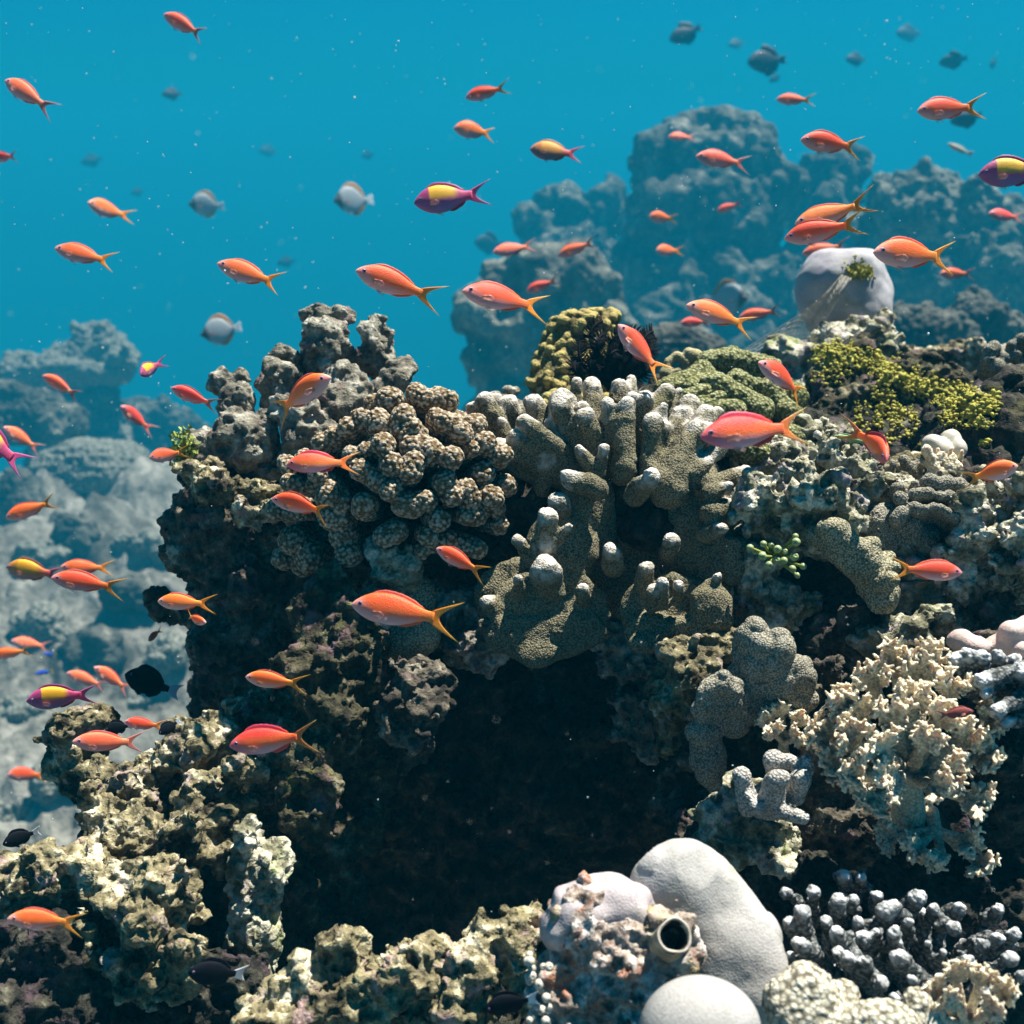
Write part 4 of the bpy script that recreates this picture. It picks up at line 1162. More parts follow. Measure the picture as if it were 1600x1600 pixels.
D = 0.84
it = []
rr = random.Random(12)
for x, y, bx, by, z, r in [(1254, 1426, 1262, 1500, .02, 14), (1252, 1476, 1300, 1520, 0, 15), (1270, 1396, 1275, 1440, .07, 12), (1228, 1394, 1262, 1420, .07, 9), (1312, 1410, 1300, 1470, .05, 14),
                           (1334, 1406, 1318, 1430, .06, 10), (1304, 1458, 1336, 1500, .01, 14), (1310, 1488, 1335, 1530, 0, 10), (1350, 1465, 1370, 1500, .03, 14), (1368, 1455, 1375, 1490, .03, 11), (1386, 1424, 1370, 1470, .05, 16),
                           (1400, 1418, 1396, 1450, .05, 11), (1396, 1456, 1400, 1500, .02, 15), (1408, 1476, 1400, 1500, .02, 10), (1434, 1402, 1400, 1450, .07, 15), (1326, 1496, 1350, 1530, -.02, 15), (1348, 1500, 1360, 1530, -.02, 11),
                           (1378, 1538, 1345, 1518, -.01, 12), (1402, 1496, 1470, 1560, 0, 17), (1490, 1450, 1445, 1430, .06, 12), (1450, 1474, 1455, 1520, .03, 9), (1474, 1488, 1458, 1515, .03, 10),
                           (1562, 1466, 1505, 1478, .07, 13), (1235, 1494, 1250, 1515, .01, 9), (1320, 1370, 1325, 1410, .1, 13), (1346, 1372, 1335, 1400, .1, 10), (1580, 1500, 1530, 1520, .05, 12), (1600, 1525, 1540, 1540, .04, 12),
                           (1425, 1530, 1440, 1560, -.01, 9), (1540, 1545, 1510, 1560, .02, 12), (1290, 1440, 1296, 1490, .04, 10), (1340, 1440, 1345, 1490, .05, 11), (1232, 1445, 1255, 1490, .03, 10),
                           (1420, 1440, 1410, 1490, .04, 11), (1470, 1530, 1450, 1560, .01, 11), (1510, 1500, 1480, 1540, .04, 12), (1535, 1475, 1500, 1510, .06, 11), (1370, 1400, 1368, 1440, .09, 11), (1460, 1420, 1440, 1460, .08, 11),
                           (1290, 1530, 1310, 1560, -.02, 9), (1330, 1545, 1345, 1570, -.03, 9), (1400, 1560, 1395, 1590, -.02, 10), (1585, 1460, 1540, 1490, .08, 12), (1500, 1420, 1470, 1450, .10, 11), (1560, 1420, 1530, 1460, .11, 11)]:
    r *= .84
    it.append((x, y, D + z, bx, by, D + z + .05, r, r * 1.05))
    it.append((bx, by, D + z + .05, 1400 + (bx - 1400) * .8, 1540, D + .13, r, 14))
    for _ in range(2):
        f = rr.uniform(.2, .7)
        px, py = x + (bx - x) * f, y + (by - y) * f
        an = rr.uniform(0, 6.28)
        it.append((px, py, D + z + .02, px + 17 * math.cos(an), py + 14 * math.sin(an), D + z + .015, r * .6, r * .55))
branches('blue grey branching coral with stubby white tips in the lower right corner', it, 'blue_branch', 27, 'branching corals on the right')
it = []
for x, y, bx, by, z, r in [(1490, 1032, 1512, 1080, 0, 12), (1510, 1025, 1525, 1070, 0, 12), (1535, 1030, 1545, 1070, 0, 12), (1560, 1028, 1565, 1060, .01, 12), (1585, 1030, 1585, 1060, .01, 12),
                           (1533, 1064, 1600, 1050, -.02, 14), (1540, 1085, 1560, 1068, -.02, 10), (1600, 1050, 1640, 1035, -.02, 15), (1558, 1112, 1610, 1080, -.03, 14), (1570, 1130, 1620, 1110, -.02, 12)]:
    it.append((x, y, 1.0 + z, bx, by, 1.02 + z, r, r))
    it.append((bx, by, 1.02 + z, 1590, 1110, 1.08, r, 14))
branches('blue tinged branching coral at the right edge above the soft coral', it, 'blue_branch', 28, 'branching corals on the right')

HC = 'honeycomb corals at the bottom edge'
for pr, lab, sd in [([e(1256, 1555, 0.78, 54, 46, 40), e(1225, 1570, 0.78, 30, 40, 30), e(1310, 1565, 0.79, 30, 36, 30), e(1275, 1595, 0.77, 60, 40, 40)],
                     'pale honeycomb textured coral mound touching the large smooth boulder coral', 29),
                    ([e(1365, 1600, 0.76, 42, 34, 32), e(1330, 1612, 0.76, 34, 34, 30), e(1400, 1612, .76, 40, 40, 30)], 'low pale honeycomb coral at the very bottom edge', 30),
                    ([e(1432, 1578, 0.78, 26, 32, 26), e(1440, 1610, 0.78, 34, 30, 26)], 'small rounded honeycomb coral beside the bottom right soft coral tuft', 31)]:
    tentacled('honeycomb_coral', pr, 'honeycomb', lab, sd, vox=0.0019, bump=(0.0016, 190), k=0.01, group=HC)

# smooth boulder corals
BC = 'smooth boulder corals'
tag(grow('boulder_coral', [e(1085, 1420, 0.86, 96, 84, 70), e(1120, 1460, 0.85, 98, 86, 60), e(1165, 1510, 0.84, 62, 80, 50), e(1045, 1405, 0.85, 60, 56, 50), e(1130, 1540, 0.85, 80, 80, 50)],
         M['porites'], 0.0024, 0.03, warp=((0.009, 11), (0.003, 28)), disp=(('fbm', 0.0022, 26, 4), ('pit', 0.004, 26, 0.86), ('wart', 0.003, 34, 0.9)), smooth=3, seed=32),
    'large smooth pale boulder coral at the bottom, right of the tube worm', 'coral', BC)
tag(grow('boulder_coral', [e(1108, 1602, 0.72, 82, 66, 56), e(1080, 1625, 0.72, 70, 50, 50)], M['porites'], 0.0022, 0.03, warp=((0.002, 14),), smooth=3, seed=33),
    'smooth rounded boulder coral cut by the bottom edge, in front of the largest one', 'coral', BC)
tag(grow('boulder_coral', [e(1316, 460, 2.05, 56, 66, 54), e(1334, 438, 2.04, 48, 44, 48), e(1342, 495, 2.05, 46, 60, 44), e(1288, 440, 2.06, 28, 36, 30), e(1290, 500, 2.05, 30, 44, 30)], M['porites_far'], 0.004, 0.035,
         warp=((0.010, 8), (0.004, 20)), disp=(('fbm', 0.003, 24, 4),), smooth=2, seed=34),
    'purple grey dome of smooth coral on a warty rock, upper right', 'coral', BC)
tag(grow('boulder_coral', [e(930, 1414, 0.845, 48, 24, 42), e(1000, 1412, 0.85, 44, 20, 40), e(890, 1436, 0.84, 30, 34, 36), e(960, 1420, 0.835, 36, 20, 34), e(915, 1450, 0.825, 26, 34, 24), e(985, 1436, 0.83, 14, 26, 20)], M['pink_cap'], 0.0018, 0.016,
         warp=((0.007, 22), (0.003, 55)), disp=(('fbm', 0.0014, 40, 3),), smooth=2, seed=35),
    'smooth pinkish white coral cap draped over the top of the encrusted mound', 'coral', BC)
mound = rock([e(925, 1480, 0.84, 74, 84, 60), e(905, 1430, 0.84, 54, 40, 44), e(980, 1480, 0.83, 60, 60, 46), e(900, 1560, 0.83, 74, 60, 50), e(990, 1560, 0.82, 70, 50, 44), e(960, 1420, .84, 40, 24, 34),
              e(1028, 1472, 0.815, 34, 42, 30), e(1000, 1520, 0.81, 40, 40, 34), e(1040, 1520, 0.82, 30, 36, 26)],
             'lumpy rock mound with mauve white crust and olive algae, carrying the tube worm', 'mauve_cap', kn=8, seed=87, group=RK, name='encrusted_mound', vox=0.002, lo=0.12, hi=0.26,
             disp=(('ridge', 0.003, 50), ('wart', 0.003, 85, .6), ('fbm', 0.002, 120, 4), ('pit', 0.006, 75, 0.6), ('pit', 0.003, 150, .5)))

# ------------------------------------------------------------------ small things
def tube_mesh(name, pts, radii, seg, mat, cap=True):
    """swept tube through world points"""
    V, Q = [], []
    pts = [Vector(p) for p in pts]
    ref = Vector((0.3, 0.2, 1)).normalized()
    for i, p in enumerate(pts):
        tdir = (pts[min(i + 1, len(pts) - 1)] - pts[max(i - 1, 0)]).normalized()
        a = tdir.cross(ref).normalized()
        b = tdir.cross(a).normalized()
        for s in range(seg):
            an = 2 * math.pi * s / seg
            V.append(p + (a * math.cos(an) + b * math.sin(an)) * radii[i])
    for i in range(len(pts) - 1):
        for s in range(seg):
            Q.append((i * seg + s, i * seg + (s + 1) % seg, (i + 1) * seg + (s + 1) % seg, (i + 1) * seg + s))
    return [tuple(v) for v in V], Q


def lathe_between(p0, p1, prof, seg=40, wob=0.0, seed=0):
    """prof: (t along axis, radius) list; surface of revolution about p0->p1"""
    ax = (p1 - p0)
    L = ax.length
    ax = ax.normalized()
    a = ax.cross(Vector((0, 0, 1))).normalized()
    b = ax.cross(a).normalized()
    V, Q = [], []
    for t_, r in prof:
        for s in range(seg):
            an = 2 * math.pi * s / seg
            rr_ = r * (1 + wob * math.sin(3 * an + t_ * 5 + seed) + wob * .4 * math.sin(5 * an + seed + t_))
            V.append(tuple(p0 + ax * (t_ * L) + (a * math.cos(an) + b * math.sin(an)) * rr_))
    for i in range(len(prof) - 1):
        for s in range(seg):
            Q.append((i * seg + s, i * seg + (s + 1) % seg, (i + 1) * seg + (s + 1) % seg, (i + 1) * seg + s))
    return V, Q


# tube worm shell with an open mouth towards the camera
p0, p1 = at(1038, 1478, 0.82), at(1054, 1462, 0.768)
s_ = K * 0.78
tw = root('worm_tube', p0, 'open round worm tube with a pale lip facing the camera, on the encrusted mound', 'worm tube')
V, Q = lathe_between(p0, p1, [(0, 30 * s_), (.3, 27 * s_), (.6, 25 * s_), (.85, 25 * s_), (.97, 26 * s_)], 48, 0.06)
me = make_mesh('shell', np.array(V) - np.array(p0), Q, M['tube'], np.zeros(len(V)))
obj('shell', me, tw)
V, Q = lathe_between(p0, p1, [(.93, 25.5 * s_), (.99, 26.8 * s_), (1.02, 26 * s_), (1.025, 24 * s_), (1.0, 22 * s_), (.9, 21 * s_)], 48, 0.045, 2)
obj('lip', make_mesh('lip', np.array(V) - np.array(p0), Q, M['tube_rim'], np.zeros(len(V))), tw)
V, Q = lathe_between(p0, p1, [(1.0, 21.9 * s_), (.85, 20.5 * s_), (.5, 19 * s_), (.2, 15 * s_), (.18, 0.5 * s_)], 48, 0.02)
obj('inner_wall', make_mesh('inner_wall', np.array(V) - np.array(p0), [q[::-1] for q in Q], M['rock_dark'], np.zeros(len(V))), tw)


def ico(r, cen, sub=2):
    import bmesh
    bm = bmesh.new()
    bmesh.ops.create_icosphere(bm, subdivisions=sub, radius=r)
    V = [tuple(v.co + Vector(cen)) for v in bm.verts]
    F = [tuple(v.index for v in f.verts) for f in bm.faces]
    bm.free()
    return V, F


def bubbles(name, spots, label, group=None, mat='bubble', part='bubble', stalk=True):
    pts = [at(x, y, d) for x, y, d, r in spots]
    base = sum(pts, Vector()) / len(pts) + Vector((0, 0.012, -0.008))
    rt = root(name, base, label, 'algae', group)
    for p, (x, y, d, r) in zip(pts, spots):
        R_ = r * K * d
        top = (p - base)
        prof = [(math.cos(th) * R_, math.sin(th) * R_) for th in np.linspace(math.pi, 0.30, 9)] + [(R_ * .86, R_ * .2), (R_ * .80, R_ * .02)]
        axis = (Vector((random.uniform(-.5, .5), -1, random.uniform(-.2, .8)))).normalized()
        V, Q = lathe_between(top, top + axis, [(t_, max(q, 1e-5)) for t_, q in prof], 14)
        n0 = len(V)
        me = make_mesh(part, np.array(V), Q, M[mat], np.zeros(n0))
        obj(part, me, rt)
    if stalk:
        V, Q = [], []
        for p in pts:
            v, q = tube_mesh('s', [p - base, (p - base) * .5 + Vector((0, .006, -.002)), Vector((0, .004, 0))], [0.0016, 0.0016, 0.0022], 7, None)
            Q += [tuple(k + len(V) for k in f) for f in q]
            V += v
        obj('stalk', make_mesh('stalk', np.array(V), Q, M['turf'], np.zeros(len(V))), rt)
    return rt


bubbles('bubble_algae', [(1172, 856, 1.12, 6), (1193, 850, 1.12, 5.5), (1191, 869, 1.11, 7), (1215, 858, 1.11, 6.5), (1244, 847, 1.11, 7), (1243, 838, 1.115, 5), (1213, 875, 1.11, 6), (1225, 876, 1.11, 6),
                         (1241, 870, 1.11, 7), (1202, 883, 1.11, 6.5), (1238, 889, 1.12, 6), (1255, 885, 1.12, 5.5), (1246, 899, 1.12, 5), (1227, 862, 1.12, 5), (1180, 862, 1.13, 5), (1205, 852, 1.13, 5)],
        'cluster of small round green bubble algae left of the ridged coral')
rr = random.Random(31)
bubbles('bubble_algae', [(rr.uniform(824, 858), rr.uniform(1490, 1596), 0.80 + rr.uniform(0, .012), rr.uniform(5, 8)) for _ in range(20)],
        'column of small pale greenish bubble algae down the left edge of the encrusted mound', stalk=False, mat='bubble_pale')

# yellow green algae on the sloping bank: leafy tufts nobody could count
rr = random.Random(5)
V, Q = [], []


def leaf_clump(cen, r, n, rnd, up):
    for _ in range(n):
        p = cen + Vector((rnd.gauss(0, 1), rnd.gauss(0, 1), rnd.gauss(0, .6))) * r * .55
        a = Vector((rnd.gauss(0, 1), rnd.gauss(0, 1), rnd.gauss(.6, 1))).normalized()
        b = a.cross(Vector((rnd.gauss(0, 1), rnd.gauss(0, 1), rnd.gauss(0, 1)))).normalized()
        n_ = a.cross(b)
        L, W = r * rnd.uniform(.5, .9), r * rnd.uniform(.22, .4)
        i = len(V)
        V.extend([tuple(p - b * W * .3), tuple(p + b * W * .3), tuple(p + a * L * .55 + b * W + n_ * W * .3), tuple(p + a * L * .55 - b * W + n_ * W * .3),
                  tuple(p + a * L + b * W * .4 - n_ * W * .2), tuple(p + a * L - b * W * .4 - n_ * W * .2)])
        Q.extend([(i, i + 1, i + 2, i + 3), (i + 3, i + 2, i + 4, i + 5)])


path = [(1285, 548, 1.84), (1310, 540, 1.84), (1340, 545, 1.82), (1370, 558, 1.78), (1400, 575, 1.74), (1430, 588, 1.70), (1460, 596, 1.67), (1490, 603, 1.64), (1520, 616, 1.6), (1545, 626, 1.56)]
bpy.context.view_layer.update()
_dg = bpy.context.evaluated_depsgraph_get()


def surface_at(px, py, near=0.5):
    """first surface met along the line of sight: point, normal and its object's name"""
    v = at(px, py, 1.0)
    ok, loc, nrm, _, ob, _ = SC.ray_cast(_dg, v * near, v.normalized())
    return (loc, nrm, ob.name) if ok else (None, None, '')


_iv, _if = ico(1.0, (0, 0, 0), 1)
_iv = np.array(_iv)
LV, LF = [], []


def stick(x, y, r, n, keep=('reef_rock', 'reef_terrain')):
    """a cluster of small irregular nubs rooted on the rock"""
    loc, nrm, nm_ = surface_at(x, y, 1.3)
    if loc is None or not nm_.startswith(keep) or loc.length > 3:
        return
    for _ in range(3):
        ax = np.array([rr.uniform(.4, 1.5), rr.uniform(.4, 1.5), rr.uniform(.3, 1.1)]) * r * rr.uniform(.28, .68)
        q = _iv * ax
        q = q * (1 + .35 * vnoise(q + np.array(loc) * 40, 1.2 / r, 5))[:, None]
        M3 = np.array(Matrix.Rotation(rr.uniform(0, 6.3), 3, Vector((rr.gauss(0, 1), rr.gauss(0, 1), rr.gauss(0, 1))).normalized()))
        q = q @ M3.T + np.array(loc) + np.array(nrm) * r * rr.uniform(.1, .7) + np.array([rr.gauss(0, 1), rr.gauss(0, 1), rr.gauss(0, 1)]) * r * .5
        k0 = len(LV) * len(_iv)
        LV.append(q)
        LF.extend([tuple(i + k0 for i in f) for f in _if])


for _ in range(1150):
    f = rr.uniform(0, len(path) - 1.001)
    i = int(f)
    x, y, d = [path[i][q] + (path[i + 1][q] - path[i][q]) * (f - i) for q in range(3)]
    if vnoise(np.array([[x, y, d * 50]]), .06, 8)[0] > -.5:
        stick(x + rr.gauss(0, 8), y + rr.gauss(4, 7) + abs(rr.gauss(0, 11)), rr.uniform(.004, .007), 8)
for _ in range(560):
    x = rr.uniform(1335, 1540)
    y = 600 + (x - 1335) * .14 + abs(rr.gauss(0, 34))
    if vnoise(np.array([[x, y, 0]]), .03, 4)[0] > 0:
        stick(x, min(y, 695), rr.uniform(.004, .0065), 7)
for _ in range(60):
    stick(rr.uniform(1265, 1330), rr.uniform(540, 600), .006, 6)
vv = np.concatenate(LV)
tag(obj('yellow_algae', make_mesh('yellow_algae', vv, LF, M['yellow_algae'], np.zeros(len(vv)))), kind='stuff')

# green turf tuft on the dead coral mass
V, Q = [], []
for _ in range(70):
    leaf_clump(at(288 + rr.gauss(0, 9), 705 + rr.gauss(0, 12), 1.365 + rr.uniform(-.015, .015)), 0.0075, 9, rr, 1)
vv = np.array(V)
org = vv.mean(0)
o = obj('algae_tuft', make_mesh('algae_tuft', vv - org, Q, M['turf'], np.zeros(len(vv))))
o.location = org
tag(o, 'fuzzy green algae tuft on the left tip of the dead coral mass', 'algae')

# yellow tuft on top of the purple grey dome
V, Q = [], []
for _ in range(60):
    loc, nrm, nm_ = surface_at(1338 + rr.gauss(0, 9), 428 + rr.gauss(0, 6), 1.5)
    if nm_.startswith('boulder_coral'):
        leaf_clump(loc + nrm * .004, .009, 8, rr, 1)
vv = np.array(V)
org = vv.mean(0)
o = obj('algae_tuft', make_mesh('algae_tuft', vv - org, Q, M['yellow_algae'], np.zeros(len(vv))))
o.location = org
tag(o, 'small yellow algae tuft on the front of the purple grey dome', 'algae')

# feather star: curled arms fringed with pinnules
base = at(962, 585, 1.47)
fs = root('feather_star', base, 'black feather star with curled feathery arms between the yellow spire and the green coral', 'feather star')
arms = [[(955, 590), (935, 560), (922, 530), (928, 510), (945, 500)], [(958, 590), (945, 570), (934, 545), (936, 528), (948, 520)], [(960, 588), (950, 560), (955, 535), (968, 522), (985, 520)],
        [(965, 585), (965, 555), (975, 530), (992, 520), (1004, 528)], [(970, 588), (985, 560), (1000, 540), (1012, 522), (1022, 518)], [(972, 592), (992, 575), (1008, 560), (1018, 545), (1016, 530)],
        [(955, 595), (925, 585), (908, 565), (905, 540), (915, 520)], [(952, 598), (918, 596), (902, 585), (897, 570), (903, 556)], [(970, 596), (990, 592), (1006, 585), (1014, 572), (1008, 562)],
        [(960, 595), (948, 582), (950, 560), (962, 548), (974, 552)], [(964, 590), (978, 570), (982, 550), (975, 540), (964, 542)], [(958, 596), (935, 590), (922, 575), (924, 560), (934, 556)]]
for ai, ar in enumerate(arms):
    P2 = []
    for i in range(len(ar) - 1):
        for f in (0, .25, .5, .75):
            p0_, p1_, p2_, p3_ = ar[max(i - 1, 0)], ar[i], ar[i + 1], ar[min(i + 2, len(ar) - 1)]
            q = [0.5 * (2 * p1_[a] + (p2_[a] - p0_[a]) * f + (2 * p0_[a] - 5 * p1_[a] + 4 * p2_[a] - p3_[a]) * f * f + (3 * p1_[a] - p0_[a] - 3 * p2_[a] + p3_[a]) * f ** 3) for a in (0, 1)]
            tt = (i + f) / (len(ar) - 1)
            P2.append(at(q[0], q[1], 1.45 - 0.05 * math.sin(tt * 2.6) * (0.4 + 0.12 * (ai % 5))) - base)
    V, Q = tube_mesh('arm', P2, [0.0030 - 0.0016 * i / len(P2) for i in range(len(P2))], 7, None)
    for i in range(len(P2) - 1):
        tdir = (P2[i + 1] - P2[i]).normalized()
        for sub in range(3):
            p = P2[i].lerp(P2[i + 1], sub / 3)
            for sgn in (-1, 1):
                side = tdir.cross(Vector((0, -1, 0.25))).normalized() * sgn
                dr = (side + tdir * 0.5 + Vector((0, random.uniform(-.35, .1), random.uniform(-.1, .1)))).normalized()
                v, q = tube_mesh('p', [p, p + dr * 0.007, p + dr * 0.012 + tdir * 0.002], [0.0007, 0.0006, 0.0003], 4, None)
                Q += [tuple(k + len(V) for k in f) for f in q]
                V += v
    obj('arm', make_mesh('arm', np.array([tuple(x) for x in V]), Q, M['black'], np.zeros(len(V))), fs)
o = grow('central_disc', [e(958, 588, 1.47, 26, 20, 16), e(975, 575, 1.475, 24, 20, 14), e(940, 580, 1.48, 18, 16, 12)], M['black'], 0.002, 0.006, warp=((0.003, 60),), disp=(('bump', 0.003, 120),), parent=fs, seed=70)

# old net caught on the purple dome, trailing to the left
V, Q = [], []
corner = [(1258, 420), (1345, 425), (1250, 560), (1110, 540)]


def netp(u, v):
    a = Vector((1322 - 80 * v, 425 + 130 * v))
    x = 1335 - 78 * v - u * (14 + 140 * v * v)
    y = 428 + 120 * v - u * (6 - 40 * v * v) + 18 * u * (1 - u) * v
    d = 2.0 - 0.03 * (1 - v) - 0.02 * math.sin(u * 5 + v * 3) - (0.06 * math.exp(-((v - .25) / .3) ** 2))
    return at(x, y, d)


for k_ in range(15):
    u = k_ / 14
    v, q = tube_mesh('n', [netp(u + .03 * math.sin(9 * w + k_), w) for w in np.linspace(.06, 1, 22)], [0.0007] * 22, 5, None)
    Q += [tuple(i + len(V) for i in f) for f in q]
    V += v
for k_ in range(18):
    w = .08 + .92 * k_ / 17
    v, q = tube_mesh('n', [netp(u, min(1, w + .02 * math.sin(11 * u + k_))) for u in np.linspace(0, 1, 16)], [0.0006] * 16, 5, None)
    Q += [tuple(i + len(V) for i in f) for f in q]
    V += v
vv = np.array([tuple(x) for x in V])
org = vv.mean(0)
o = obj('lost_net', make_mesh('lost_net', vv - org, Q, M['net'], np.zeros(len(vv))))
o.location = org
tag(o, 'torn grey fishing net draped over the purple grey dome and trailing left', 'net')

# drifting flakes in the water
rr = random.Random(77)
V, Q = [], []
for _ in range(1200):
    d = 0.35 + 3.2 * rr.random() ** 1.3
    cen = at(rr.uniform(-60, 1660), rr.uniform(-60, 1660) if rr.random() < .6 else rr.uniform(-60, 700), d)
    r_ = rr.uniform(0.00022, 0.0006) * d * (1 if rr.random() < .93 else 1.8)
    v, f = ico(r_, (0, 0, 0), 1)
    sq = [rr.uniform(.5, 1.4) for _ in range(3)]
    Q += [tuple(i + len(V) for i in g) for g in f]
    V += [(a * sq[0] + cen[0], b * sq[1] + cen[1], c_ * sq[2] + cen[2]) for a, b, c_ in v]
tag(obj('drifting_flakes', make_mesh('drifting_flakes', np.array(V), Q, M['snow'], np.zeros(len(V)))), kind='stuff')

# ------------------------------------------------------------------ fish
def fish_mat(name, back, flank, belly, face, tail_end, saddle=None, var=0.06, translucent=0.0):
    """colour by place on the body: x runs 0 (nose) to -1 (tail root), z is height"""
    t = NT(name)
    s = t.sep()
    zz = t.math('ADD', s[2], t.math('MULTIPLY', t.noise(9, 3), 0.06))
    mr = t.n('ShaderNodeMapRange')
    mr.inputs['From Min'].default_value = -0.19
    mr.inputs['From Max'].default_value = 0.19
    t.l(zz, mr.inputs['Value'])
    col = t.ramp(mr.outputs[0], [(0.08, belly), (0.36, tuple(.5 * (a + b) for a, b in zip(belly, flank))), (0.56, flank), (0.92, back)])
    fx = t.n('ShaderNodeMapRange')                                     # face colour near the snout, low
    fx.inputs['From Min'].default_value = -0.30
    fx.inputs['From Max'].default_value = -0.02
    t.l(t.math('SUBTRACT', s[0], t.math('MULTIPLY', s[2], 1.1)), fx.inputs['Value'])
    col = t.mix(t.math('MULTIPLY', fx.outputs[0], 0.8), col, face)
    tx = t.n('ShaderNodeMapRange')
    tx.inputs['From Min'].default_value = -0.72
    tx.inputs['From Max'].default_value = -1.0
    t.l(s[0], tx.inputs['Value'])
    col = t.mix(t.math('MULTIPLY', tx.outputs[0], 0.85), col, tail_end)
    if saddle:
        a = t.ramp(t.math('MULTIPLY', s[0], -1.0), [(0.27, 0.0), (0.29, 1.0), (0.68, 1.0), (0.80, 0.0)])
        b = t.ramp(t.math('ADD', t.math('MULTIPLY', zz, 2.5), 0.5), [(0.50, 0.0), (0.70, 1.0)])
        col = t.mix(t.math('MULTIPLY', a, b), col, saddle)
    sc = t.n('ShaderNodeMapping')
    sc.inputs['Scale'].default_value = (1.0, 1.0, 1.35)
    t.l(t.co, sc.inputs['Vector'])
    vo = t.voro(62, co=sc.outputs[0])
    col = t.mix(1.0, col, t.ramp(vo, [(0.15, 1.01), (0.7, 0.965)]), 'MULTIPLY')
    info = t.n('ShaderNodeObjectInfo')
    hs = t.n('ShaderNodeHueSaturation')
    t.l(t.math('ADD', 0.5 - 0.012, t.math('MULTIPLY', info.outputs['Random'], 0.024)), hs.inputs['Hue'])
    t.l(t.math('ADD', 0.9, t.math('MULTIPLY', info.outputs['Random'], 0.2)), hs.inputs['Value'])
    t.l(col, hs.inputs['Color'])
    return t.done(hs.outputs[0], 0.55, t.bump(vo, 0.0015, 0.3), 0.4, sss=0.6)


def fin_mat(name, root_col, tip_col, alpha=0.55, axis=0, lo=-1.0, hi=-1.4):
    t = NT(name)
    s = t.sep()
    mr = t.n('ShaderNodeMapRange')
    mr.inputs['From Min'].default_value = lo
    mr.inputs['From Max'].default_value = hi
    t.l(s[axis], mr.inputs['Value'])
    col = t.mix(mr.outputs[0], root_col, tip_col)
    wv = t.noise(60, 2)
    col = t.mix(1.0, col, t.ramp(wv, [(0.3, 0.75), (0.7, 1.15)]), 'MULTIPLY')
    t.done(col, 0.5, None, 0.3)
    al = t.math('SUBTRACT', 1.0, t.math('MULTIPLY', mr.outputs[0], 1 - alpha))
    t.l(al, t.p.inputs['Alpha'])
    return t.m


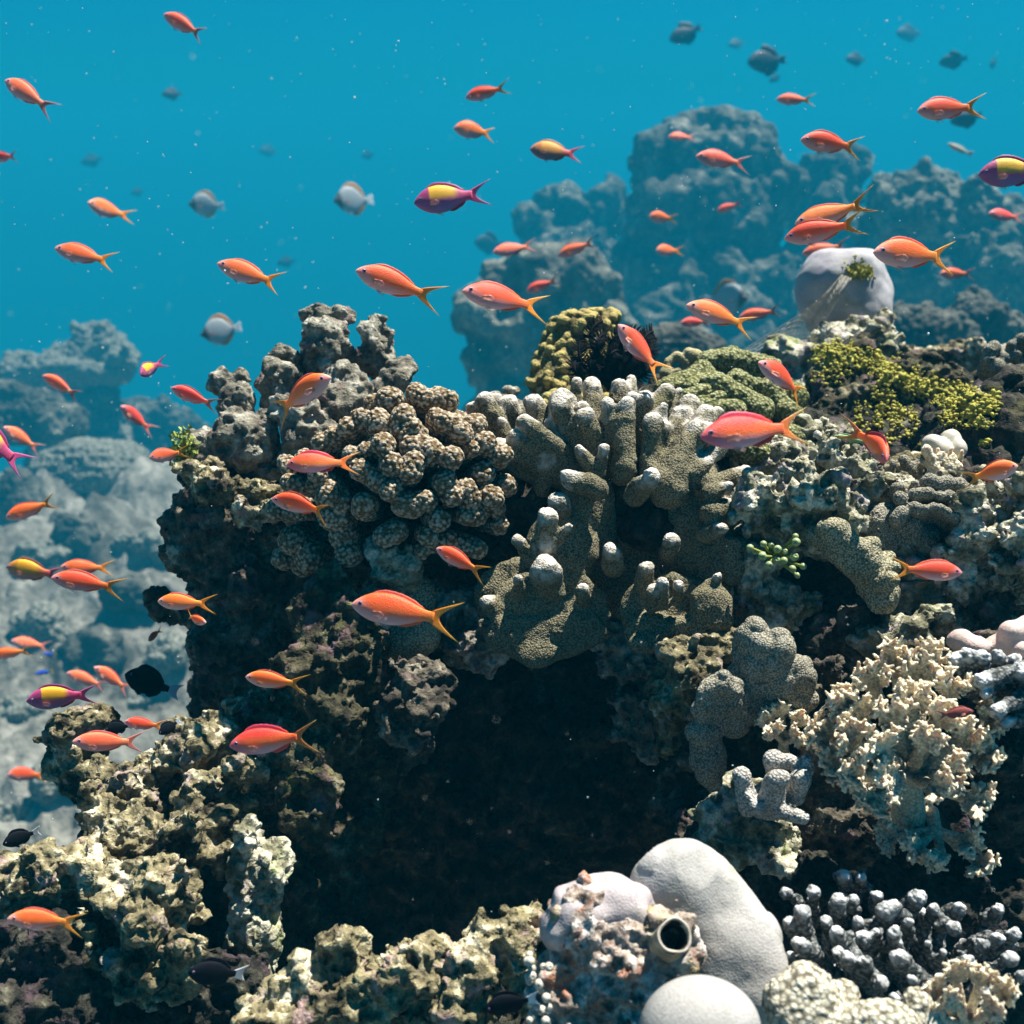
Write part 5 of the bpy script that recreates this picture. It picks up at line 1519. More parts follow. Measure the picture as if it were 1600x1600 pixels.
OR = dict(back=(0.92, 0.12, 0.02), flank=(0.95, 0.19, 0.03), belly=(0.62, 0.46, 0.52), face=(0.66, 0.42, 0.42), tail_end=(0.93, 0.26, 0.03))
FM = {
    'orange': (fish_mat('orange_fish_skin', **OR), fin_mat('orange_tail', (0.90, 0.24, 0.02), (0.85, 0.52, 0.06), 0.32), fin_mat('orange_fin', (0.85, 0.10, 0.03), (0.70, 0.14, 0.12), 0.6, 2, 0.12, 0.26)),
    'pink': (fish_mat('coral_pink_fish_skin', (0.90, 0.115, 0.055), (0.92, 0.16, 0.08), (0.62, 0.42, 0.48), (0.64, 0.38, 0.40), (0.90, 0.24, 0.13)), fin_mat('pink_tail', (0.70, 0.16, 0.11), (0.46, 0.30, 0.34), 0.4),
             fin_mat('pink_fin', (0.80, 0.10, 0.06), (0.62, 0.14, 0.16), 0.6, 2, 0.12, 0.26)),
    'red': (fish_mat('red_backed_fish_skin', (0.86, 0.05, 0.035), (0.95, 0.19, 0.03), (0.56, 0.42, 0.54), (0.52, 0.12, 0.22), (0.80, 0.13, 0.03)), fin_mat('red_tail', (0.80, 0.16, 0.03), (0.50, 0.42, 0.12), 0.4),
            fin_mat('red_fin', (0.78, 0.05, 0.04), (0.60, 0.06, 0.14), 0.75, 2, 0.12, 0.26)),
    'saddle': (fish_mat('purple_fish_skin', (0.40, 0.04, 0.16), (0.50, 0.07, 0.20), (0.20, 0.16, 0.36), (0.42, 0.10, 0.25), (0.66, 0.06, 0.16), saddle=(0.80, 0.47, 0.01)), fin_mat('purple_tail', (0.70, 0.08, 0.20), (0.20, 0.10, 0.36), 0.4),
               fin_mat('purple_fin', (0.30, 0.02, 0.05), (0.36, 0.04, 0.20), 0.8, 2, 0.12, 0.26)),
    'gold': (fish_mat('golden_fish_skin', (0.56, 0.22, 0.02), (0.62, 0.25, 0.02), (0.30, 0.16, 0.24), (0.42, 0.16, 0.18), (0.72, 0.08, 0.10), saddle=(0.76, 0.36, 0.01)), fin_mat('golden_tail', (0.72, 0.08, 0.14), (0.45, 0.18, 0.30), 0.4),
             fin_mat('golden_fin', (0.30, 0.06, 0.03), (0.40, 0.12, 0.08), 0.8, 2, 0.12, 0.26)),
    'black': (mat_plain('black_fish_skin', (0.006, 0.007, 0.011), 0.7, spec=0.06), fin_mat('white_tail', (0.62, 0.66, 0.70), (0.55, 0.60, 0.66), 0.7), mat_plain('black_fin', (0.006, 0.007, 0.012), 0.7, spec=0.06)),
    'trigger': (mat_plain('dark_triggerfish_skin', (0.02, 0.022, 0.035), 0.6), mat_plain('dark_triggerfish_tail', (0.025, 0.028, 0.045), 0.6), mat_plain('dark_triggerfish_fin', (0.018, 0.02, 0.03), 0.6)),
    'blue': (mat_plain('vivid_blue_fish_skin', (0.01, 0.10, 0.60), 0.5), mat_plain('yellow_tail', (0.75, 0.55, 0.02), 0.5), mat_plain('vivid_blue_fin', (0.01, 0.08, 0.5), 0.5)),
    'green': (mat_plain('pale_green_fish_skin', (0.22, 0.36, 0.14), 0.5), mat_plain('pale_green_tail', (0.30, 0.42, 0.16), 0.5), mat_plain('pale_green_fin', (0.3, 0.4, 0.2), 0.5)),
    'cryptic': (mat_plain('dull_red_fish_skin', (0.26, 0.05, 0.04), 0.6, 0.4, 40), mat_plain('dull_red_tail', (0.3, 0.10, 0.08), 0.6), mat_plain('dull_red_fin', (0.24, 0.06, 0.05), 0.6)),
    'sandy': (mat_plain('sandy_fish_skin', (0.45, 0.42, 0.34), 0.6), mat_plain('sandy_tail', (0.40, 0.38, 0.32), 0.6), mat_plain('sandy_fin', (0.4, 0.38, 0.3), 0.6)),
}
t = NT('butterflyfish_skin')                                             # white disc, dark mask
s = t.sep()
mk = t.ramp(t.math('ADD', t.math('MULTIPLY', s[0], -1.0), t.math('MULTIPLY', s[2], 0.15)), [(0.19, (0.07, 0.05, 0.03)), (0.26, (0.31, 0.34, 0.35))])
FM['butterfly'] = (t.done(mk, 0.5), mat_plain('white_butterflyfish_tail', (0.66, 0.68, 0.68), 0.5), mat_plain('brown_butterflyfish_fin', (0.42, 0.17, 0.03), 0.6))
t = NT('fish_eye')
sx = t.n('ShaderNodeLayerWeight')
M['eye'] = t.done((0.012, 0.014, 0.03), 0.15, None, 0.6)
M['iris'] = mat_plain('fish_iris', (0.30, 0.20, 0.34), 0.3, 0.2, 40)

# top and bottom profile, width: station -> value, for unit body length
PROF = {
    'anthias': dict(x=[0, .03, .08, .16, .28, .42, .56, .70, .82, .92, 1.0], top=[.004, .045, .088, .138, .182, .195, .181, .142, .098, .069, .064],
                    bot=[-.010, -.038, -.075, -.118, -.157, -.172, -.162, -.125, -.082, -.058, -.058], w=[.006, .026, .046, .066, .080, .083, .076, .058, .038, .022, .016]),
    'damsel': dict(x=[0, .03, .08, .16, .28, .42, .56, .70, .82, .92, 1.0], top=[.004, .06, .12, .19, .26, .285, .27, .215, .14, .085, .075],
                   bot=[-.01, -.055, -.11, -.17, -.235, -.26, -.25, -.20, -.13, -.08, -.07], w=[.008, .035, .06, .085, .10, .10, .09, .066, .042, .024, .018]),
    'disc': dict(x=[0, .03, .08, .16, .28, .42, .56, .70, .82, .92, 1.0], top=[.006, .04, .09, .20, .33, .39, .385, .32, .20, .09, .075],
                 bot=[-.012, -.04, -.08, -.16, -.27, -.335, -.335, -.28, -.18, -.085, -.07], w=[.010, .03, .05, .07, .085, .085, .076, .058, .038, .022, .016]),
    'slim': dict(x=[0, .03, .08, .16, .28, .42, .56, .70, .82, .92, 1.0], top=[.004, .026, .05, .078, .10, .106, .10, .085, .066, .055, .052],
                 bot=[-.008, -.024, -.046, -.07, -.09, -.096, -.092, -.078, -.06, -.05, -.048], w=[.006, .024, .04, .055, .064, .065, .06, .048, .034, .022, .016]),
}
PROF['deep'] = dict(PROF['anthias'], top=[v * 1.3 for v in PROF['anthias']['top']], bot=[v * 1.3 for v in PROF['anthias']['bot']], w=[v * 1.15 for v in PROF['anthias']['w']])
FM['stout'] = FM['orange']
KINDF = {'stout': 'deep', 'orange': 'anthias', 'pink': 'anthias', 'red': 'anthias', 'saddle': 'deep', 'gold': 'deep', 'black': 'damsel', 'trigger': 'damsel', 'blue': 'slim', 'green': 'slim',
         'cryptic': 'anthias', 'sandy': 'slim', 'butterfly': 'disc'}


def cspline(xs, ys, q):
    return np.interp(q, xs, ys) if len(xs) < 3 else _pchip(np.array(xs, float), np.array(ys, float), q)


def _pchip(x, y, q):
    h = np.diff(x)
    m = np.diff(y) / h
    d = np.zeros_like(y)
    for i in range(1, len(x) - 1):
        d[i] = 0 if m[i - 1] * m[i] <= 0 else 2 * m[i - 1] * m[i] / (m[i - 1] + m[i])
    d[0], d[-1] = m[0], m[-1]
    i = np.clip(np.searchsorted(x, q) - 1, 0, len(h) - 1)
    t_ = (q - x[i]) / h[i]
    return (y[i] * (1 + 2 * t_) * (1 - t_) ** 2 + h[i] * d[i] * t_ * (1 - t_) ** 2 + y[i + 1] * t_ * t_ * (3 - 2 * t_) + h[i] * d[i + 1] * t_ * t_ * (t_ - 1))


def bend_pts(V, bend):
    """swim curve: sideways swing growing to the tail (angle in radians at the tail root)"""
    V = np.array(V, float)
    if not bend:
        return V
    s_ = np.clip(-V[:, 0] - 0.25, 0, None)
    lat = 0.5 * bend * s_ ** 2 / 0.75
    slope = bend * s_ / 0.75
    out = V.copy()
    out[:, 0] = V[:, 0] + V[:, 1] * slope * .5 + 0.25 * np.abs(bend) * s_ ** 2 * .5
    out[:, 1] = V[:, 1] + lat
    return out


def body_mesh(shape, bend):
    P = PROF[shape]
    n, seg = 34, 22
    q = np.concatenate([[0.0, .006, .015], np.linspace(.03, 1.02, n)])
    top, bot, w = (cspline(P['x'], P[k_], np.minimum(q, 1.0)) for k_ in ('top', 'bot', 'w'))
    V, Q = [], []
    for i in range(len(q)):
        cz, hz = (top[i] + bot[i]) / 2, (top[i] - bot[i]) / 2
        for s in range(seg):
            a = 2 * math.pi * s / seg
            ca, sa = math.cos(a), math.sin(a)
            V.append((-q[i], math.copysign(abs(ca) ** 0.9, ca) * w[i], cz + sa * hz))
    for i in range(len(q) - 1):
        for s in range(seg):
            Q.append((i * seg + s, (i + 1) * seg + s, (i + 1) * seg + (s + 1) % seg, i * seg + (s + 1) % seg))
    for i in range(2):                                         # close nose and tail root
        ring = 0 if i == 0 else (len(q) - 1) * seg
        k_ = len(V)
        V.append((-q[0] if i == 0 else -q[-1], 0, V[ring][2] * 0 + (top[0] + bot[0]) / 2 if i == 0 else (top[-1] + bot[-1]) / 2))
        for s in range(0, seg, 2):
            a, b, c_ = ring + s, ring + (s + 1) % seg, ring + (s + 2) % seg
            Q.append((a, b, c_, k_) if i == 0 else (c_, b, a, k_))
    return bend_pts(V, bend), Q


def fin_mesh(rows, bend, th=0.004, y0=0.0, yd=0.0):
    """rows of (x, z) points: inner row to outer row; a thin solid, thinner at the rim"""
    m = len(rows[0])
    V, Q = [], []
    for sgn in (1, -1):
        for r, row in enumerate(rows):
            f = r / (len(rows) - 1)
            for x, z in row:
                V.append((x, y0 + yd * f + sgn * th * (1 - .8 * f), z))
    N = len(rows) * m
    for r in range(len(rows) - 1):
        for i in range(m - 1):
            a, b, c_, d_ = r * m + i, r * m + i + 1, (r + 1) * m + i + 1, (r + 1) * m + i
            Q.append((a, b, c_, d_))
            Q.append((N + d_, N + c_, N + b, N + a))
    for i in range(m - 1):
        Q.append((i + 1, i, N + i, N + i + 1))
        o_ = (len(rows) - 1) * m
        Q.append((o_ + i, o_ + i + 1, N + o_ + i + 1, N + o_ + i))
    for r in range(len(rows) - 1):
        Q.append((r * m, (r + 1) * m, N + (r + 1) * m, N + r * m))
        Q.append(((r + 1) * m + m - 1, r * m + m - 1, N + r * m + m - 1, N + (r + 1) * m + m - 1))
    return bend_pts(V, bend), Q


def tail_rows(shape, spread=1.0):
    base = {'anthias': .060, 'deep': .076, 'damsel': .072, 'disc': .072, 'slim': .05}[shape]
    rows = []
    n = 13
    for r in range(8):
        f = r / 7
        row = []
        for i in range(n):
            u = -1 + 2 * i / (n - 1)
            au = abs(u)
            if shape in ('anthias', 'deep'):                             # deeply forked, long curved lobes
                L = 0.115 + 0.30 * au ** 2.2
                z = u * (base + (0.235 * spread - base) * (f ** 0.85) * (0.35 + 0.65 * au))
            elif shape == 'damsel':
                L = 0.22 + 0.10 * au ** 2
                z = u * (base + (0.19 * spread - base) * f)
            else:
                L = 0.20 + 0.02 * au ** 2
                z = u * (base + (0.15 * spread - base) * f)
            row.append((-0.97 - L * f, z))
        rows.append(row)
    return rows


def ridge_rows(shape, x0, x1, h, side, n=18, peak=0.3, rake=0.12):
    P = PROF[shape]
    rows = []
    xs = np.linspace(x0, x1, n)
    prof = cspline(P['x'], P['top' if side > 0 else 'bot'], xs)
    for r in range(4):
        f = r / 3
        row = []
        for i, x in enumerate(xs):
            u = i / (n - 1)
            env = min(1, u / peak) ** 0.6 * (1 if u < .8 else (1 - (u - .8) / .2 * .75)) * (1 + .06 * math.cos(u * 60))
            row.append((-(x + rake * f * u * h * 6 * .3), prof[i] - side * 0.012 + side * (h * env + .012) * f))
        rows.append(row)
    return rows


_cache = {}


def fish_parts(kind, bend):
    key = (kind, round(bend, 2))
    if key in _cache:
        return _cache[key]
    sh = KINDF[kind]
    bm_, tm, fm = FM[kind]
    out = []

    def add(nm, vq, mat):
        out.append((nm, make_mesh(nm, vq[0], vq[1], mat, np.zeros(len(vq[0])))))
    add('body', body_mesh(sh, bend), bm_)
    add('tail_fin', fin_mesh(tail_rows(sh, 0.7 if kind in ('trigger',) else 1.0), bend, 0.006), tm)
    if kind == 'trigger':
        add('dorsal_fin', fin_mesh(ridge_rows(sh, .45, .93, .17, 1, peak=.2, rake=.3), bend, 0.006), fm)
        add('anal_fin', fin_mesh(ridge_rows(sh, .48, .93, .16, -1, peak=.2, rake=.3), bend, 0.006), fm)
    elif kind == 'butterfly':
        add('dorsal_fin', fin_mesh(ridge_rows(sh, .28, .93, .12, 1, peak=.5, rake=.2), bend, 0.006), fm)
        add('anal_fin', fin_mesh(ridge_rows(sh, .50, .93, .11, -1, peak=.4, rake=.2), bend, 0.006), fm)
    else:
        hd = .085 if kind == 'black' else .034 if kind in ('orange', 'pink', 'stout') else .055
        add('dorsal_fin', fin_mesh(ridge_rows(sh, .22, .88, hd, 1, peak=.22), bend, 0.006), fm)
        add('anal_fin', fin_mesh(ridge_rows(sh, .60, .88, hd * .9, -1, peak=.3), bend, 0.006), fm)
    # paired fins: fans leaving the flank and the belly
    P = PROF[sh]
    wx = float(cspline(P['x'], P['w'], np.array([.30]))[0])
    bz = float(cspline(P['x'], P['bot'], np.array([.36]))[0])
    pec = 'pale_fin'
    if pec not in M:
        M[pec] = fin_mat('pale_translucent_fin', (0.86, 0.26, 0.12), (0.70, 0.40, 0.36), 0.12, 0, -0.22, -0.46)
        M['pale_fin'] = M[pec]
    for sg in (1, -1):
        rows = [[(-.28 - (.17 * (1 - .35 * abs(i - 2.5) / 2.5)) * f, -.03 - .012 * i * (1 - f) - f * (.09 * i / 5 - .01)) for i in range(6)] for f in (0, .33, .66, 1)]
        add('pectoral_fin', fin_mesh(rows, bend, 0.003, sg * wx * .93, sg * .06), M[pec] if kind not in ('black', 'trigger') else fm)
        rows = [[(-.34 - .02 * i - f * (.13 - .012 * i), bz + .015 - f * (.075 - .01 * i)) for i in range(5)] for f in (0, .33, .66, 1)]
        add('pelvic_fin', fin_mesh(rows, bend, 0.003, sg * .022, sg * .03), M[pec] if kind not in ('black', 'trigger') else fm)
    ex = .115
    ew = float(cspline(P['x'], P['w'], np.array([ex]))[0])
    ez = float(cspline(P['x'], P['top'], np.array([ex]))[0]) * .28
    for sg in (1, -1):
        V, F = [], []
        seg, R_ = 14, .030
        for rg, (yy, rad_) in enumerate([(-.012, 1.0), (.001, .98), (.006, .86), (.008, .66)]):
            V += [(-ex + R_ * rad_ * math.cos(2 * math.pi * i / seg), sg * (ew * .93 + yy), ez + R_ * rad_ * math.sin(2 * math.pi * i / seg)) for i in range(seg)]
        for rg in range(3):
            for i in range(seg):
                f = (rg * seg + i, rg * seg + (i + 1) % seg, (rg + 1) * seg + (i + 1) % seg, (rg + 1) * seg + i)
                F.append(f if sg < 0 else f[::-1])
        eye = make_mesh('eye', np.array(V), F, M['iris'], np.zeros(len(V)))
        V2, F2 = [], []
        for rg, (yy, rad_) in enumerate([(.004, .70), (.0095, .64), (.013, .42), (.0145, .02)]):
            V2 += [(-ex + R_ * rad_ * math.cos(2 * math.pi * i / seg), sg * (ew * .93 + yy), ez + R_ * rad_ * math.sin(2 * math.pi * i / seg)) for i in range(seg)]
        for rg in range(3):
            for i in range(seg):
                f = (rg * seg + i, rg * seg + (i + 1) % seg, (rg + 1) * seg + (i + 1) % seg, (rg + 1) * seg + i)
                F2.append(f if sg < 0 else f[::-1])
        pupil = make_mesh('pupil', np.array(V2), F2, M['eye'], np.zeros(len(V2)))
        out.append(('eye', eye, ('pupil', pupil)))
    _cache[key] = out
    return out


FISH_NAME = {'stout': 'anthias', 'orange': 'anthias', 'pink': 'anthias', 'red': 'anthias', 'saddle': 'deep', 'gold': 'deep', 'black': 'damselfish', 'trigger': 'triggerfish',
             'blue': 'damselfish', 'green': 'wrasse', 'cryptic': 'hawkfish', 'sandy': 'goby', 'butterfly': 'butterflyfish'}
FISH_GROUP = {'anthias': 'anthias swimming over the reef', 'damselfish': 'damselfish near the rocks', 'triggerfish': 'dark fish far off in open water', 'butterflyfish': 'butterflyfish in open water'}


def fish(kind, nose, tail, label, d=None, L=None, yaw=0.0, bend=0.0, roll=0.0):
    """nose and tail-root pixels; yaw > 0 turns the nose towards the camera"""
    nm = FISH_NAME[kind]
    px = math.hypot(nose[0] - tail[0], nose[1] - tail[1])
    ya = RAD(yaw)
    L0 = L or 0.062
    if d is None:
        d = L0 * math.cos(ya) / (px * K)
        for f in (0.02, .25, .5, .75, 1.0, 1.35):              # keep clear of the reef behind it
            for oy in (-14, 0, 14):
                loc, _, nm_ = surface_at(nose[0] + (tail[0] - nose[0]) * f, nose[1] + (tail[1] - nose[1]) * f + oy, 0.3)
                if loc is not None and nm_ not in ('haze', 'drifting_flakes', 'lost_net'):
                    d = min(d, -float(CAM_M[2] @ np.array(loc)) - 0.035)
    L_ = px * K * d / math.cos(ya)
    cx, cy = (nose[0] + tail[0]) / 2, (nose[1] + tail[1]) / 2
    u = np.array([nose[0] - tail[0], -(nose[1] - tail[1]), 0.0])
    u /= np.linalg.norm(u)
    F = u * math.cos(ya) + np.array([0, 0, 1.0]) * math.sin(ya)          # camera axes: +z towards the camera
    Fw = Vector(to_world(F)).normalized()
    upw = Vector(C_UP) * 0.75 + Vector((0, 0, 1)) * 0.25
    if abs(u[1]) > 0.9:
        upw = upw + Vector((0.6 if u[0] < 0 else -0.6, 0, 0)) * 0
    Lw = upw.cross(Fw).normalized()
    Uw = Fw.cross(Lw).normalized()
    R3 = Matrix((Fw, Lw, Uw)).transposed()
    if roll:
        R3 = R3 @ Matrix.Rotation(RAD(roll), 3, 'X')
    mid = at(cx, cy, d)
    rt = bpy.data.objects.new(nm, None)
    rt.empty_display_size = 0.01
    COL.objects.link(rt)
    rt.matrix_world = Matrix.Translation(mid + Fw * (L_ * 0.5)) @ R3.to_4x4() @ Matrix.Scale(L_, 4)
    tag(rt, label, 'fish', FISH_GROUP.get(nm))
    for part in fish_parts(kind, bend):
        o = obj(part[0], part[1], rt)
        if len(part) > 2:
            obj(part[2][0], part[2][1], o)
    return rt

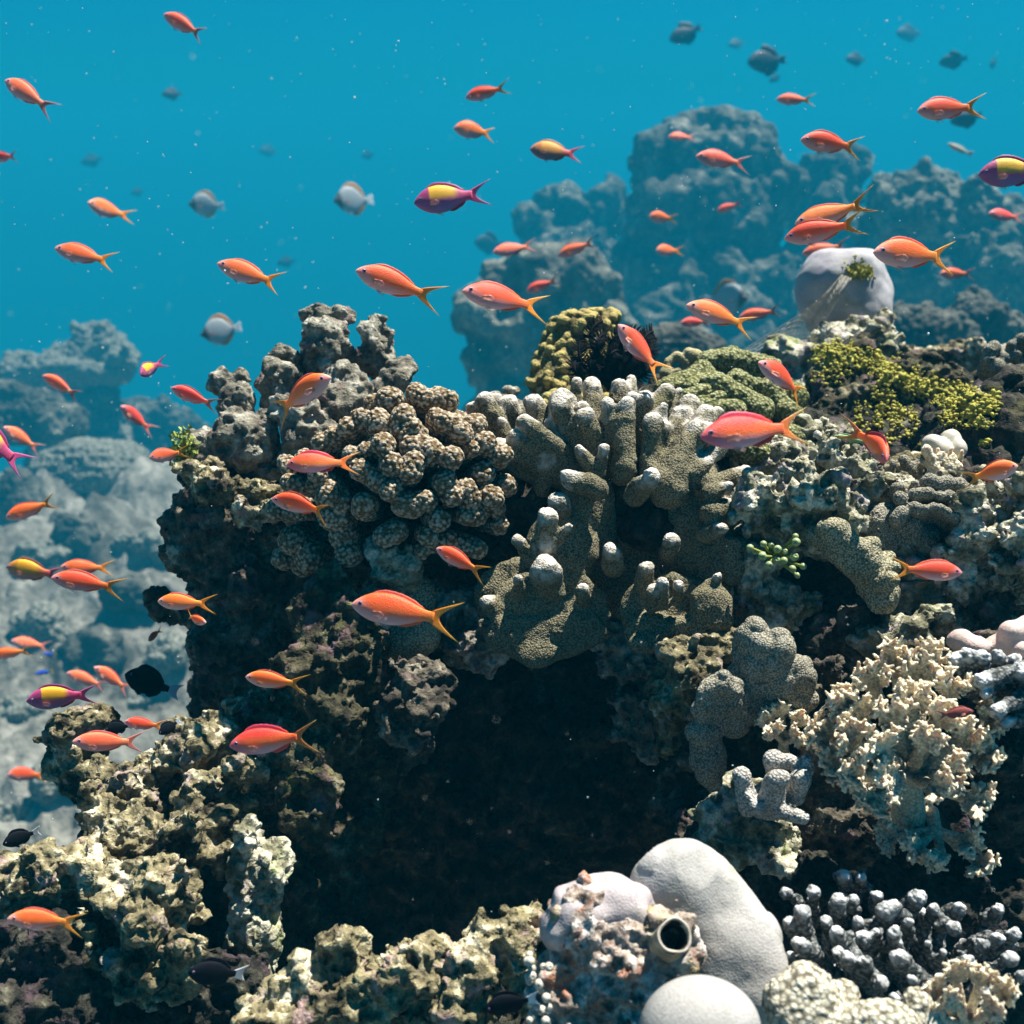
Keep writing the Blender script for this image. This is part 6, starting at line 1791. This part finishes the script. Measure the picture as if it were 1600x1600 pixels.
FT = [
    # kind, nose, tail root, label, depth, length, yaw, bend
    ('pink', (255, 22), (309, 52), 'pink orange anthias highest in the open water, upper left', None, .075, 8, .25),
    ('pink', (5, 123), (66, 163), 'pink orange anthias diving away near the upper left edge', None, .075, 10, -.2),
    ('pink', (-22, 246), (22, 246), 'anthias cut by the left edge, only its rear half and tail in view', None, .075, 0, .2),
    ('stout', (145, 322), (180, 332), 'small turning pink anthias above the anthias at middle left, tail seen edge-on', None, .09, 48, .5),
    ('orange', (86, 388), (160, 407), 'salmon anthias at left in clear blue water with nothing near but the small turning one', None, .075, 8, .15),
    ('orange', (340, 412), (422, 442), 'orange anthias swimming directly above the nearest butterflyfish', None, .075, 14, .35),
    ('orange', (558, 426), (656, 456), 'orange anthias in open water above the tallest dead coral column', None, .078, 4, .2),
    ('orange', (723, 458), (826, 472), 'orange anthias with a yellow tail in front of the rounded far dome', None, .078, 4, -.1),
    ('pink', (822, 456), (862, 440), 'small pink anthias swimming just behind the yellow tail before the rounded far dome', None, .085, 10, .1),
    ('orange', (727, 152), (780, 141), 'upper of two small orange anthias in the open water at top centre', None, .075, 5, .1),
    ('stout', (709, 203), (761, 204), 'lower of two small orange anthias at top centre, deep bodied', None, .075, 8, -.3),
    ('saddle', (647, 318), (737, 306), 'purple anthias with a bright yellow saddle and long tail, top centre', None, .078, 5, .1),
    ('gold', (828, 233), (890, 241), 'golden brown anthias with a red tail in open water left of the far tower', None, .075, 5, .1),
    ('orange', (1213, 155), (1258, 157), 'small orange anthias alone in open water above the far tower', None, .085, 6, .1),
    ('orange', (1429, 178), (1515, 165), 'orange anthias passing in front of a dark fish at the upper right', None, .078, 5, .1),
    ('orange', (1248, 222), (1329, 225), 'orange anthias crossing the top of the narrow far pillar', None, .078, 5, -.15),
    ('pink', (1086, 246), (1154, 252), 'pink anthias crossing the upper right of the tallest far tower', None, .085, 6, -.1),
    ('pink', (1043, 215), (1079, 212), 'faint small pink anthias at the very top of the tallest far tower', None, .11, 18, -.3),
    ('saddle', (1530, 272), (1622, 270), 'purple anthias with an orange saddle cut by the right edge', None, .078, 2, 0),
    ('stout', (1013, 340), (1047, 340), 'tiny pink anthias before the tallest far tower, higher of the two at left', None, .09, 12, .2),
    ('pink', (1120, 331), (1150, 319), 'tiny tilted pink anthias before the middle of the tallest far tower', None, .09, 15, .1),
    ('stout', (1024, 393), (1056, 391), 'tiny yellow tailed anthias before the tallest far tower, lower of the two at left', None, .085, 20, .2),
    ('orange', (1243, 349), (1333, 329), 'upper orange anthias of an overlapping pair, fin raised, above the purple dome', 1.32, None, 5, .25),
    ('orange', (1228, 371), (1318, 356), 'lower orange anthias of an overlapping pair above the purple dome', 1.22, None, 5, .1),
    ('pink', (1254, 396), (1308, 387), 'pink anthias half hidden behind the top of the purple dome', 2.5, None, 10, .1),
    ('orange', (1358, 399), (1472, 396), 'bright orange anthias with a yellow tail touching the right of the purple dome', None, .078, 2, -.1),
    ('pink', (1466, 429), (1510, 427), 'small pink anthias under the tail of the one beside the purple dome', None, .09, 8, .1),
    ('pink', (1542, 335), (1588, 338), 'small pink anthias with spread dark fins in front of the far pale mound', None, .09, 8, .1),
    ('pink', (872, 399), (918, 383), 'small tilted pink anthias over the right of the rounded far dome', None, .085, 12, .1),
    ('pink', (770, 396), (821, 385), 'small pink anthias over the left shoulder of the rounded far dome', None, .085, 8, .1),
    ('orange', (1071, 478), (1156, 502), 'orange anthias with a yellow tail left of the trailing net', None, .07, 6, -.1),
    ('pink', (1155, 496), (1204, 488), 'pale pink anthias behind the trailing net', 2.6, None, 8, .1),
    ('pink', (1062, 506), (1100, 502), 'faint rose anthias low behind the orange one with the yellow tail', 2.9, None, 8, .1),
    ('orange', (965, 508), (1018, 571), 'orange anthias diving steeply in front of the black feather star', 1.22, None, 18, .45),
    ('orange', (1181, 568), (1253, 606), 'orange anthias slanting down over the green lobed coral', 1.15, None, 8, -.2),
    ('red', (1092, 684), (1228, 668), 'largest fish, a red backed orange anthias over the right of the finger coral', 0.86, None, 3, -.1),
    ('red', (1371, 722), (1379, 678), 'head-on red pink anthias with a yellow tail over the right slope', 1.12, .05, 62, -.5),
    ('stout', (1588, 728), (1528, 746), 'right-facing orange anthias with spread fins near the right edge', 1.02, None, 20, .2),
    ('orange', (1503, 895), (1418, 890), 'right-facing orange anthias with a violet fin in front of the worn pillar', 1.0, None, 6, -.1),
    ('orange', (520, 592), (434, 632), 'right-facing orange anthias with a white cheek spot over the dead corals', 1.14, None, 14, .3),
    ('red', (447, 726), (532, 722), 'red backed anthias with a yellow crescent tail before the upper left of the cauliflower coral', 1.0, None, 8, -.5),
    ('orange', (423, 780), (504, 793), 'orange anthias with its tail bent down before the left of the cauliflower coral', 1.0, None, 10, .5),
    ('orange', (681, 857), (742, 888), 'slim orange anthias with a yellow tail under the cauliflower coral', 1.0, None, 6, .1),
    ('orange', (548, 945), (680, 964), 'long orange anthias across the top of the dark column, before the olive brain coral', 0.95, None, 3, .15),
    ('orange', (383, 1058), (456, 1068), 'orange anthias in front of the dark foot of the overhanging block', None, .062, 5, -.1),
    ('red', (358, 1166), (468, 1150), 'crimson backed anthias over the pale rock rubble at lower left', 0.95, None, 6, .3),
    ('pink', (120, 1155), (195, 1165), 'pink red anthias in front of the small leaning rock tower', None, .06, 8, -.15),
    ('orange', (195, 1127), (243, 1136), 'small orange anthias behind the pink red one at the small leaning rock tower', 1.16, None, 20, -.5),
    ('stout', (18, 1207), (52, 1213), 'small rounded red anthias against white rubble near the left edge', None, .075, 40, .5),
    ('orange', (18, 1430), (97, 1443), 'lowest orange anthias, in the bottom left', 0.86, None, 6, .25),
    ('pink', (66, 587), (114, 613), 'orange pink anthias in front of the dark rock under the far table coral', None, .07, 14, .2),
    ('pink', (267, 606), (323, 629), 'dull pink anthias beside the leftmost dead coral knob', None, .085, 8, -.1),
    ('pink', (195, 636), (219, 664), 'small pink anthias turning away above the ribbed dome', None, .075, 45, .5),
    ('stout', (237, 716), (273, 708), 'small orange anthias right of the ribbed dome, its tail upright', 1.27, None, 35, .5),
    ('pink', (10, 668), (46, 695), 'dusky pink anthias behind the purple fish at the left edge', None, .07, 15, .1),
    ('saddle', (-62, 660), (12, 714), 'purple anthias cut by the left edge with a long pink forked tail', None, .062, 5, .1),
    ('orange', (10, 810), (70, 788), 'dull orange anthias tilted nose down below the left edge purple fish', None, .07, 12, .15),
    ('gold', (10, 886), (76, 897), 'olive and purple anthias with a yellow back at the left edge', None, .07, 8, -.1),
    ('orange', (85, 902), (163, 916), 'front orange anthias of the overlapping pair at left over the rubble', None, .066, 8, .2),
    ('orange', (97, 886), (155, 888), 'rear orange anthias of the overlapping pair at left over the rubble', 1.75, None, 8, -.1),
    ('orange', (245, 940), (314, 943), 'orange anthias with a broad tail at the left side of the overhanging block', 1.14, None, 5, -.1),
    ('orange', (325, 972), (289, 966), 'small right-facing orange anthias just beneath the one beside the overhanging block', 1.12, None, 30, .3),
    ('orange', (-12, 1024), (34, 1018), 'orange anthias cut by the left edge above the blue fish', None, .062, 5, .1),
    ('pink', (22, 1000), (60, 1010), 'faint pink anthias behind the one cut by the left edge', None, .10, 10, .1),
    ('pink', (105, 1051), (152, 1069), 'dull pink anthias touching the upright red one, left rubble', None, .075, 12, .1),
    ('pink', (150, 1041), (188, 1072), 'red pink anthias pointing steeply up left beside the black damselfish', None, .065, 25, .3),
    ('saddle', (48, 1093), (120, 1088), 'dark purple red anthias low over the rubble at left', None, .085, 8, .1),
    ('pink', (236, 1000), (243, 988), 'tiny red anthias seen end-on before the foot of the overhanging block', None, .06, 62, .1),
    ('blue', (53, 1054), (79, 1049), 'small vivid blue damselfish with a yellow tail at left', None, .05, 10, .1),
    ('blue', (66, 1022), (85, 1022), 'tiny blue damselfish higher than the yellow tailed one', None, .05, 10, .1),
    ('black', (203, 1050), (249, 1081), 'black damselfish with a pale tail edge over white rubble', None, .06, 20, .4),
    ('black', (165, 1140), (200, 1134), 'black damselfish half hidden behind the pink red anthias', 1.2, None, 15, .2),
    ('black', (10, 1316), (45, 1304), 'black rounded damselfish at the left edge above the pale shelf', 1.1, None, 35, .2),
    ('black', (297, 1513), (365, 1530), 'black damselfish with a white tail in the dark bottom left', 0.88, None, 10, -.2),
    ('black', (757, 1576), (824, 1562), 'black damselfish at the bottom edge left of the encrusted mound', 0.79, None, 20, .1),
    ('black', (250, 1146), (274, 1130), 'dark damselfish hiding behind the tail of the small orange fish, left rubble', 1.16, None, 25, .1),
    ('green', (1303, 681), (1348, 690), 'thin pale green wrasse left of the head-on pink fish', 1.2, None, 5, .1),
    ('cryptic', (1518, 1110), (1478, 1118), 'dull red fish sitting in the right side of the soft coral', 0.91, None, 5, .1),
    ('sandy', (1480, 224), (1512, 240), 'thin pale fish in open water above the far pale mound', 6.0, None, 5, .3),
    ('butterfly', (313, 524), (368, 513), 'nearest butterflyfish, white with a dark face, below an orange anthias', 3.6, None, 10, .1),
    ('butterfly', (297, 322), (338, 319), 'pale distant butterflyfish at upper left', 6.5, None, 15, .1),
    ('butterfly', (523, 318), (571, 309), 'dark faced butterflyfish in mid water left of the yellow saddled anthias', 6.0, None, 12, .1),
    ('butterfly', (1166, 470), (1112, 466), 'butterflyfish low before the dark foot of the far tower', 4.5, None, 15, .1),
    ('saddle', (225, 588), (236, 568), 'purple and yellow anthias turning end-on at the left of the far table coral', 1.6, .05, 58, .6),
    ('trigger', (1046, 64), (1086, 46), 'dark triggerfish far off at the top, leftmost of the clear ones', 9, None, 10, .1),
    ('trigger', (1166, 102), (1218, 90), 'largest dark triggerfish silhouette at the top right', 8, None, 10, .1),
    ('trigger', (1320, 94), (1347, 92), 'dim small triggerfish between the largest one and the right group', 13, None, 10, .1),
    ('trigger', (1468, 98), (1502, 93), 'dim triggerfish high above the anthias at the upper right', 11, None, 10, .1),
    ('trigger', (1485, 190), (1524, 182), 'dark triggerfish partly behind an anthias at the upper right', 7, None, 10, .1),
    ('trigger', (1513, 286), (1536, 280), 'dark fish behind the saddled anthias at the right edge', 8, None, 20, .1),
    ('trigger', (1137, 72), (1158, 66), 'faint triggerfish between the two clear ones at the top', 20, None, 10, .1),
    ('trigger', (1398, 55), (1432, 50), 'faintest triggerfish at the very top right', 26, None, 10, .1),
    ('trigger', (1544, 105), (1558, 94), 'faint triggerfish near the top right corner', 17, None, 40, .1),
    ('trigger', (1202, 128), (1216, 119), 'tiny dim fish just under the largest triggerfish', 16, None, 10, .1),
    ('trigger', (255, 150), (276, 144), 'blurred dark triggerfish in open water at upper left', 12, None, 30, .1),
    ('trigger', (128, 256), (152, 248), 'faint dark triggerfish left of the pale distant butterflyfish', 22, None, 20, .1),
    ('trigger', (405, 238), (426, 234), 'very faint fish in open water between the two upper left groups', 28, None, 15, .1),
    ('trigger', (433, 412), (456, 408), 'faint dark fish behind the orange anthias above the butterflyfish', 20, None, 20, .1),
    ('trigger', (565, 246), (580, 240), 'tiny faint fish above the dark faced butterflyfish', 24, None, 30, .1),
    ('trigger', (206, 304), (220, 298), 'tiny faint fish between the turning anthias and a pale butterflyfish', 24, None, 30, .1),
    ('trigger', (742, 382), (776, 378), 'dim dark fish at the left shoulder of the rounded far dome', 15, None, 20, .1),
]
rr = random.Random(21)
for kd, a_, b_, lab, d_, L_, yw, bd in FT:
    far_ = 2.1 if kd == 'trigger' else 2.0 if kd == 'butterfly' else 1.0
    yw += rr.choice((-1, 1)) * rr.uniform(3, 20) if yw < 30 else 0
    fish(kd, a_, b_, lab, d_ * far_ if d_ else None, L_, yw, round(bd * rr.uniform(.8, 1.5), 1), rr.uniform(-12, 12))
